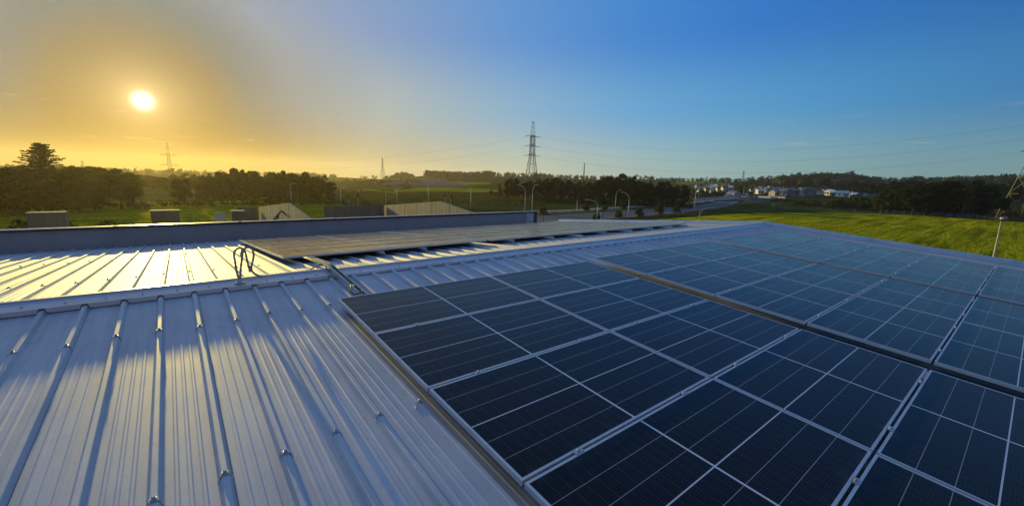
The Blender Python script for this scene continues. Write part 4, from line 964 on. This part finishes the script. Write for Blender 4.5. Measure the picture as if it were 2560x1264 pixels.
# ------------------------------------------------------------------ pylons and lines
def pylon(px, base_d, py_top, label, armang, levels, arml, wb, wtop, waist, name="transmission_pylon", mast=0.0, bt=0.13, zb=None, hov=None):
    p = on(px, base_d)
    if zb is not None: p.z = zb
    H = (topz(px, py_top, base_d) - p.z) if hov is None else hov; t = thing(name, label, "pylon", tuple(p), (0, 0, armang), None); Hb = H - mast
    def wid(z):
        if z < waist * H: return wb + (wtop * 1.15 - wb) * (z / (waist * H))
        return wtop * (1.15 - 0.35 * (z - waist * H) / (H - waist * H))
    zs = [0]
    while zs[-1] < Hb: zs.append(min(Hb, zs[-1] + max(1.3, wid(zs[-1]) * (1.0 if zs[-1] < waist * H else 1.35))))
    body = [MB() for _ in range(4)]; br = MB()
    cor = lambda z: [(sx * wid(z) / 2, sy * wid(z) / 2, z) for sx, sy in ((-1, -1), (1, -1), (1, 1), (-1, 1))]
    for a, b in zip(zs, zs[1:]):
        ca, cb_ = cor(a), cor(b)
        for j in range(4):
            k_ = (j + 1) % 4; body[j].bar(ca[j], cb_[j], bt); br.bar(ca[j], cb_[k_], bt * .6); br.bar(ca[k_], cb_[j], bt * .6); br.bar(cb_[j], cb_[k_], bt * .6)
    [m_.build("tower_leg", STEEL, t) for m_ in body]; br.build("lattice_bracing", STEEL, t)
    if mast:
        mb = MB(); c = cor(Hb)
        for q in c: mb.bar(q, (q[0] * .35, q[1] * .35, H), bt * .55)
        for u_ in (.3, .6, .9): qs = [(q[0] * (1 - .65 * u_), q[1] * (1 - .65 * u_), Hb + mast * u_) for q in c]; [mb.bar(qs[j], qs[(j + 1) % 4], bt * .4) for j in range(4)]
        mb.build("peak_mast", STEEL, t)
    ends = []
    for lv in levels:
        z = lv * H; wv = wid(z) / 2; row = []
        for sg in (-1, 1):
            mb = MB(); tip = (sg * (arml + wv), 0, z)
            for sy in (-1, 1): mb.bar((sg * wv, sy * wv, z), tip, bt * .75); mb.bar((sg * wv, sy * wv, z + 1.3), tip, bt * .6); mb.bar((sg * (wv + arml * .5), sy * wv * .5, z), (sg * (wv + arml * .5), sy * wv * .5, z + .6), bt * .5)
            mb.build("cross_arm", STEEL, t)
            row.append(Vector(p) + Matrix.Rotation(armang, 3, 'Z') @ Vector(tip))
        ends.append(row)
    return t, ends, H
pA = on(430, 480); pB = on(1328, 240); pC = on(2572, 252)
dAB = math.atan2((pB - pA).y, (pB - pA).x); dBC = math.atan2((pC - pB).y, (pC - pB).x); dMid = math.atan2(((pB - pA).normalized() + (pC - pB).normalized()).y, ((pB - pA).normalized() + (pC - pB).normalized()).x)
_, eA, _ = pylon(430, 480, 357, "dark lattice pylon on the skyline right below the sun, with wide arms", math.pi / 2 + math.atan2(ray(430, 440).y, ray(430, 440).x), [0.47, 0.70], 5.2, 7, 1.9, 0.35, mast=9, bt=0.17)
_, eB, HB = pylon(1328, 240, 303, "tall dark lattice pylon at the centre, rising over the black grove", dMid + math.pi / 2, [0.572, 0.694, 0.816], 2.3, 8.4, 2.2, 0.56, mast=8.0)
_, eC, _ = pylon(2572, 252, 300, "grey lattice pylon cut by the right edge of the view", dBC + math.pi / 2 + 0.35, [0.60, 0.72, 0.84], 4.2, 9.5, 2.4, 0.5, mast=6.0, hov=HB)
WIRE = simple("dark_cable_strand", (0.10, 0.10, 0.11), 0.6, 0.3)
def wire(a, b, sag, label, ins=True):
    a, b = Vector(a), Vector(b); t = thing("power_line", label, "power line", tuple(a), (0, 0, 0), "wires between the pylons"); mb = MB(); pts = []
    for i in range(41):
        u_ = i / 40; p = a.lerp(b, u_) - a; p.z -= sag * 4 * u_ * (1 - u_); pts.append(p)
    mb.tube(pts, 0.015, 4); mb.build("conductor", WIRE, t)
    if ins:
        mb = MB(); d = (pts[1] - pts[0]).normalized(); prof = []
        mb.tube([d * 0.3, d * 3.2], 0.13, 8); mb.build("insulator", STEEL, t)
LV = ["lowest", "middle", "topmost"]
for i in range(3):
    for s_ in (0, 1):
        wire(eB[i][s_], eC[i][s_], 9.0, "thin power line of the right hand span, %s level, %s wire" % (LV[i], ["far", "near"][s_] if (eB[i][0] - CAM).length > (eB[i][1] - CAM).length else ["near", "far"][s_]))
        k_ = min(i, 1) if i < 2 else 1
        ea = eA[0][s_] if i == 0 else eA[1][s_]
        if i == 0 and s_ == 1: continue
        ea = ea + (Vector((0, 0, 0)) if i < 2 else Vector((0, 0, 3)))
        wire(eB[i][s_], ea, 13.0 - i, "thin power line of the left hand span, %s level, %s wire" % (LV[i], ["far", "near"][s_] if (eB[i][0] - CAM).length > (eB[i][1] - CAM).length else ["near", "far"][s_]))
far_l = on(-260, 420)
wire(eA[1][0], far_l + Vector((0, 0, 27)), 4, "single power line running from the skyline pylon to the left edge", False)
# masts far off
pylon(958, 900, 395, "slender pale lattice mast on the hill left of centre", 0.3, [], 0, 9, 1.4, 0.75, "lattice_mast", bt=0.17)
pylon(1458, 800, 408, "thin distant mast above the grove right of centre", 0.3, [], 0, 2.6, 1.2, 0.5, "lattice_mast", bt=0.15)
pylon(1855, 700, 427, "small distant lattice mast above the town", 0.3, [0.8], 2.5, 6, 1.5, 0.6, "lattice_mast", bt=0.15)
pylon(215, 700, 402, "faint thin mast on the skyline right of the layered conifer", 0.3, [0.85], 1.5, 2.0, .9, 0.5, "lattice_mast", bt=0.12)

# ------------------------------------------------------------------ evening air between the camera and the hills
mb = MB(); mb.box((-2100, -2100, -70), (2100, 2100, 62)); hz = mb.build("haze", None); tag(hz, kind='stuff')
hm = bpy.data.materials.new("evening_haze"); hm.use_nodes = True; ht = NT(hm.node_tree); ht.n.remove(ht.n['Principled BSDF'])
pv = ht.new('ShaderNodeVolumePrincipled'); pv.inputs['Color'].default_value = (0.97, 0.88, 0.82, 1); pv.inputs['Density'].default_value = 0.00016; pv.inputs['Anisotropy'].default_value = 0.62
ht.l.new(pv.outputs[0], ht.n['Material Output'].inputs['Volume']); hz.data.materials.append(hm)
